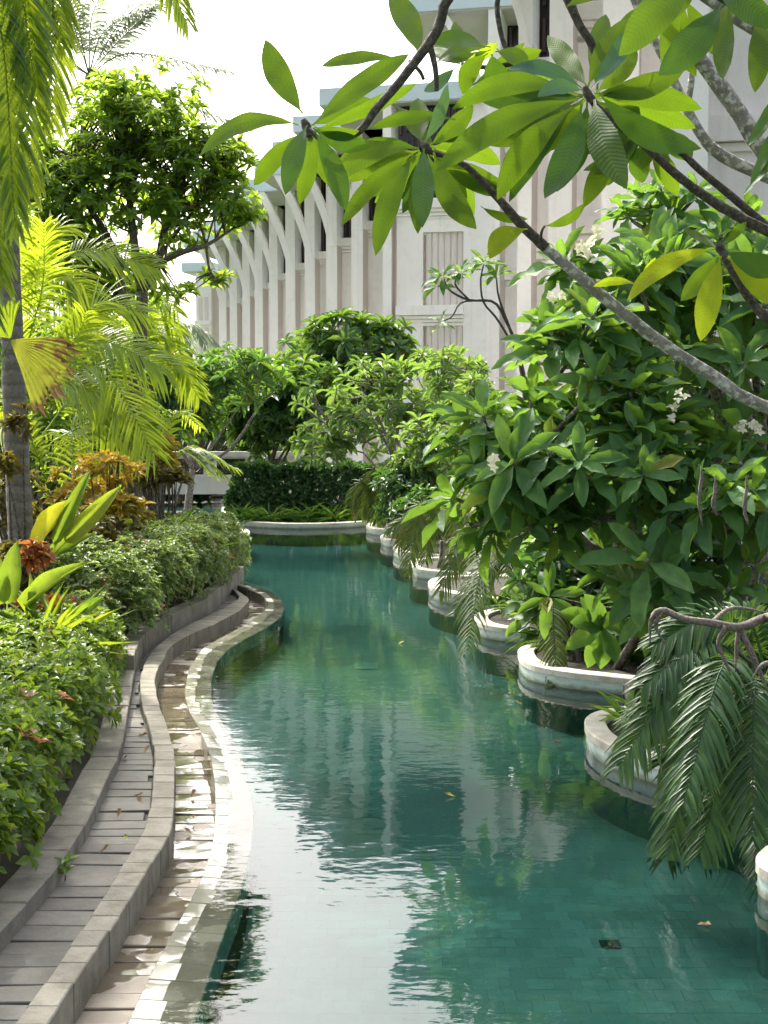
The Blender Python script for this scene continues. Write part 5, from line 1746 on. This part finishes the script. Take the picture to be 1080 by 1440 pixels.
def hero_leaf(b, t, w, mat, dz=0.0, tz=0.0, bend=0.0, roll=0.0, fold=.8, sag=.0):
    """one big leaf from its stalk to its tip; bend bows the midrib sideways in px"""
    A, B = hp(*b, dz), hp(*t, dz + tz)
    d = B - A
    ln = d.length
    view = ((A + B) * .5 - Vector((0, 0, CAM_H))).normalized()
    side = d.cross(view).normalized()
    nrm = side.cross(d).normalized()
    if nrm.dot(view) > 0:
        nrm = -nrm
    cr, sr = math.cos(roll), math.sin(roll)
    side2 = side * cr + nrm * sr
    nrm2 = nrm * cr - side * sr
    hw = w * .37 * (YH + dz) / F_PX / max(.5, abs(cr))
    V, Fc, U = [], [], []
    NL = 14
    wv = random.uniform(0, 6)
    tw = random.uniform(-.8, .8)
    sag = random.uniform(-.10, .14)
    for i in range(NL + 1):
        s = i / NL
        ww = hw * obovate(s)
        cr, sr = math.cos(roll + tw * (s - .4)), math.sin(roll + tw * (s - .4))
        side2, nrm2 = side * cr + nrm * sr, nrm * cr - side * sr
        c = A + d * s + side * (bend * kpx * 4 * s * (1 - s)) + nrm * (sag * ln * s * (1 - s))
        for k in (-1, -.5, 0, .5, 1):
            rip = .035 * ln * math.sin(s * 17 + wv + k) * abs(k) * ww / hw
            q = c + side2 * (k * ww) + nrm2 * (fold * .35 * abs(k) * ww - .35 * k * k * ww * .4 + rip * .35)
            V.append(tuple(q)); U.append((.5 + .5 * k, s))
    for i in range(NL):
        for k in range(4):
            a = i * 5 + k
            Fc.append((a, a + 1, a + 6, a + 5))
    link_mesh('leaf', quads_mesh('leaf', np.array(V), np.array(Fc), np.array(U), None, mat), ho)

g_, dk, bl, yl = M['lf_hero'], M['lf_hero_dk'], M['lf_hero_bl'], M['lf_hero_yl']
HERO = [
    # rosette over the hotel's left end
    ((426, 160), (373, 56), 48, g_, -.1, .05, 6, .2), ((420, 176), (281, 219), 34, g_, -.1, -.1, -22, .5), ((432, 176), (401, 274), 40, dk, -.1, -.1, -4, .1), ((437, 178), (421, 288), 34, g_, -.06, 0, 4, -.3),
    ((440, 176), (575, 76), 42, g_, -.1, .1, 4, -.3), ((560, 82), (452, 93), 24, g_, 0, .1, -6, .4), ((592, 78), (548, -14), 48, g_, 0, .1, -4, .2), ((445, 182), (585, 118), 28, g_, -.02, .1, -3, .3),
    ((440, 180), (522, 206), 36, dk, -.17, 0, -5, .2), ((442, 178), (505, 184), 26, g_, -.18, 0, -6, .3), ((442, 184), (486, 296), 40, dk, -.16, .0, 5, -.4),
    # rosette before the ribbed panel
    ((586, 210), (460, 262), 44, g_, .0, -.1, -20, .35), ((584, 214), (480, 318), 34, g_, -.02, 0, -9, .2), ((582, 218), (528, 360), 42, g_, -.04, -.1, -9, -.1), ((596, 208), (594, 320), 42, dk, -.12, -.1, 0, 0),
    ((610, 214), (670, 322), 48, g_, -.02, -.05, -9, .2), ((597, 200), (630, 118), 26, bl, -.06, .05, -4, .5), ((592, 200), (588, 138), 40, g_, .12, .1, 0, 0), ((604, 204), (666, 148), 38, g_, .1, .1, -5, .2),
    ((600, 206), (692, 190), 16, g_, 0, 0, -6, .5), ((612, 214), (712, 275), 34, g_, .06, .1, -7, .1), ((606, 214), (655, 290), 34, g_, .1, .1, 4, .2), ((640, 168), (522, 180), 26, g_, .08, .1, -9, .3),
    ((612, 210), (560, 150), 30, g_, .14, .1, 0, .2), ((600, 214), (566, 300), 30, dk, .08, .1, 2, .3),
    # big rosette by the thick branches
    ((812, 140), (613, 241), 52, g_, -.12, -.1, -16, .25), ((806, 130), (636, 153), 42, g_, -.05, 0, -22, .35), ((818, 124), (714, 97), 30, bl, -.02, .05, -12, .5), ((820, 128), (756, 136), 30, bl, -.15, -.1, -9, .4),
    ((826, 124), (908, 20), 48, g_, .02, .1, 12, -.2), ((832, 124), (886, 40), 34, bl, -.06, .05, -5, -.4), ((838, 130), (893, 62), 44, g_, .1, .1, -6, .2),
    ((842, 130), (986, 209), 50, dk, -.1, -.1, -16, .2), ((836, 140), (881, 266), 60, g_, -.1, -.15, -7, 0), ((818, 146), (766, 279), 54, dk, -.12, -.1, 8, .1), ((806, 150), (699, 281), 52, g_, -.04, 0, -13, .2),
    ((806, 152), (716, 284), 36, dk, .06, .1, -7, .2), ((850, 140), (900, 165), 40, g_, .15, .1, 3, .2), ((822, 138), (690, 205), 34, g_, .1, .1, 9, .3),
    ((905, 186), (795, 222), 30, g_, .1, 0, -6, .3), ((900, 192), (820, 292), 42, g_, .08, 0, -10, .1), ((908, 190), (820, 240), 24, dk, .12, .05, 5, .4), ((912, 192), (903, 238), 28, g_, .08, 0, 2, .1),
    ((840, 128), (852, 20), 46, g_, .14, .15, 4, .1), ((826, 122), (770, 50), 40, g_, .16, .15, 0, .2),
    # leaves hanging from the top right
    ((985, -30), (870, 78), 66, g_, -.35, -.1, -6, .15), ((1015, 5), (926, 106), 62, dk, -.3, -.1, 6, .2), ((1026, 4), (1017, 112), 38, g_, -.25, -.1, -3, 0), ((1066, 18), (1062, 130), 44, g_, -.2, -.05, 5, .1),
    ((905, -12), (796, 10), 24, g_, -.1, 0, -10, .3), ((1000, -30), (1095, 40), 50, dk, -.3, -.1, 0, .3), ((985, -25), (905, 30), 60, g_, -.22, 0, 0, .2), ((1030, 0), (985, 70), 40, bl, -.2, 0, 4, .3), ((1075, 10), (1130, 100), 44, g_, -.2, -.1, 4, .1),
    # yellow lit rosette above the big frangipani
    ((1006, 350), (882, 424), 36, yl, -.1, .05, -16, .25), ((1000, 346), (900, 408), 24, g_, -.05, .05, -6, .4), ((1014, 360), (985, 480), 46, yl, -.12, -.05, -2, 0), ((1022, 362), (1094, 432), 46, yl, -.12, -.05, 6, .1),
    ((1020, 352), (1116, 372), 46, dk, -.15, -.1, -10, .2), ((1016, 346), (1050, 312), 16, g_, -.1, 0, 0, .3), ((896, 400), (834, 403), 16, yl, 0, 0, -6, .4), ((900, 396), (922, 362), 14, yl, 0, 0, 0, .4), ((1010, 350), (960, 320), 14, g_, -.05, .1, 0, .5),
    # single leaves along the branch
    ((742, 322), (688, 364), 40, yl, .0, -.05, -12, .3), ((764, 318), (824, 285), 20, g_, .05, .05, -8, .3), ((676, 290), (742, 308), 18, g_, .1, .05, -6, .3),
    # back rosette near the roof
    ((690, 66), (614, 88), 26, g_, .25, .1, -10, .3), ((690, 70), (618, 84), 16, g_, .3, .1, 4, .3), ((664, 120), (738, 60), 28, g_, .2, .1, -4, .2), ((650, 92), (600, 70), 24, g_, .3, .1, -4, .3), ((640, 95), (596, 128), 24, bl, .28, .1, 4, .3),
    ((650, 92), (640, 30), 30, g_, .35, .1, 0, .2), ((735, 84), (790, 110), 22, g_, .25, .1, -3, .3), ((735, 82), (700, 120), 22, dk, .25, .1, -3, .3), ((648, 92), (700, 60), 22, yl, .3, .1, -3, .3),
    # dark narrow leaves at the right edge
    ((1100, 120), (1052, 205), 26, dk, -.3, 0, 4, .5), ((1100, 150), (1055, 260), 20, dk, -.3, 0, 3, .6), ((1105, 190), (1045, 275), 16, dk, -.3, 0, 3, .6),
]
for (cx_, cy_, n_, a0, a1, l0, l1) in ((430, 180, 4, -160, 60, 80, 120), (597, 208, 11, -190, 20, 95, 140), (828, 134, 12, -200, 20, 110, 165), (910, 188, 5, -170, -20, 70, 110), (960, -8, 5, -160, -40, 100, 140),
                                    (690, 68, 5, -200, 10, 60, 85), (1014, 352, 3, -150, 40, 80, 110)):
    for k in range(n_):                    # more leaves in the back of each rosette
        an = R(a0 + (a1 - a0) * (k + random.random()) / n_)
        ln_ = random.uniform(l0, l1)
        tx, ty = cx_ + math.cos(an) * ln_, cy_ - math.sin(an) * ln_ * .9
        HERO.append(((cx_ + math.cos(an) * 8, cy_ - math.sin(an) * 8), (tx, ty), random.uniform(32, 46), random.choice((g_, g_, g_, dk)), random.uniform(.06, .2), random.uniform(-.05, .2), random.uniform(-12, 12), random.uniform(-.3, .5)))
for h in HERO:
    hero_leaf(*h)
# swollen growing tips with leaf scars where each rosette starts
for pts in (((436, 192), (430, 176), (426, 168)), ((604, 214), (598, 206), (594, 200)), ((836, 146), (826, 132), (822, 122)), ((918, 192), (908, 186)), ((1020, 362), (1012, 348), (1010, 340))):
    hb(list(pts), [7, 8.5, 5][:len(pts)], M['bark_twig'], -.06)

# small weed growing out of the path joint
wd = thing('weed', 'small weed growing from a joint in the grey path', 'weed', gnd(92, 1238, PATH_Z))
L = Leaves()
for x, y in ((88, 1195), (92, 1210), (98, 1222), (84, 1205), (100, 1205)):
    p, q = gnd(92, 1238, PATH_Z) + Vector((0, 0, random.uniform(.02, .1))), None
    rosette(L, p + Vector((random.uniform(-.02, .02), 0, .02)), Vector((random.uniform(-.3, .3), -.2, 1)), 3, .075, .014, 30, 80)
L.build('foliage', wd, T['lance'], M['lf_strap'])
MB().tube([gnd(92, 1238, PATH_Z) - Vector((0, 0, .01)), gnd(92, 1238, PATH_Z) + Vector((0, 0, .12))], [.004, .002], 5).build('stem', M['bark_tree'], wd)

# fallen leaves
leaf_small = []
for k in range(3):
    tv, tf, tu = leaf_template(4, obovate, .8, -.15 - .15 * k, .12)
    leaf_small.append(quads_mesh('fallen_leaf', np.array(tv) * np.array((.2, 1, 1)), tf, tu, None, M[('lf_dry', 'lf_fan', 'lf_dry')[k]]))
def drop(p, label, grp, s=.1):
    o = bpy.data.objects.new('fallen_leaf', random.choice(leaf_small))
    COL.objects.link(o)
    o.location = p
    o.scale = (s, s, s)
    o.rotation_euler = (random.uniform(-.1, .1), random.uniform(-.1, .1), random.random() * 6.28)
    tag(o, label, 'leaf', grp)
for k in range(9):
    y = random.uniform(5.8, 13)
    x = kerb_r(y) + (wall_l(y) - kerb_r(y)) * random.uniform(.1, .9)
    drop((x, y, PATH_Z + .012), 'dry leaf fallen on the grey path slabs', 'fallen leaves on the path', random.uniform(.05, .1))
for k in range(6):
    y = random.uniform(5.8, 12)
    x = wall_r(y) + (rim_out(y) - wall_r(y)) * random.uniform(.1, .6)
    drop((x, y, CHAN_Z + .014), 'dry leaf lying in the wet drain channel', 'fallen leaves in the channel', random.uniform(.05, .09))
for x, y in ((790, 1045), (640, 1120), (560, 905), (735, 990), (980, 1300)):
    p = gnd(x, y, .004)
    drop((p.x, p.y, .004), 'small leaf floating on the green pool water', 'floating leaves', .07)
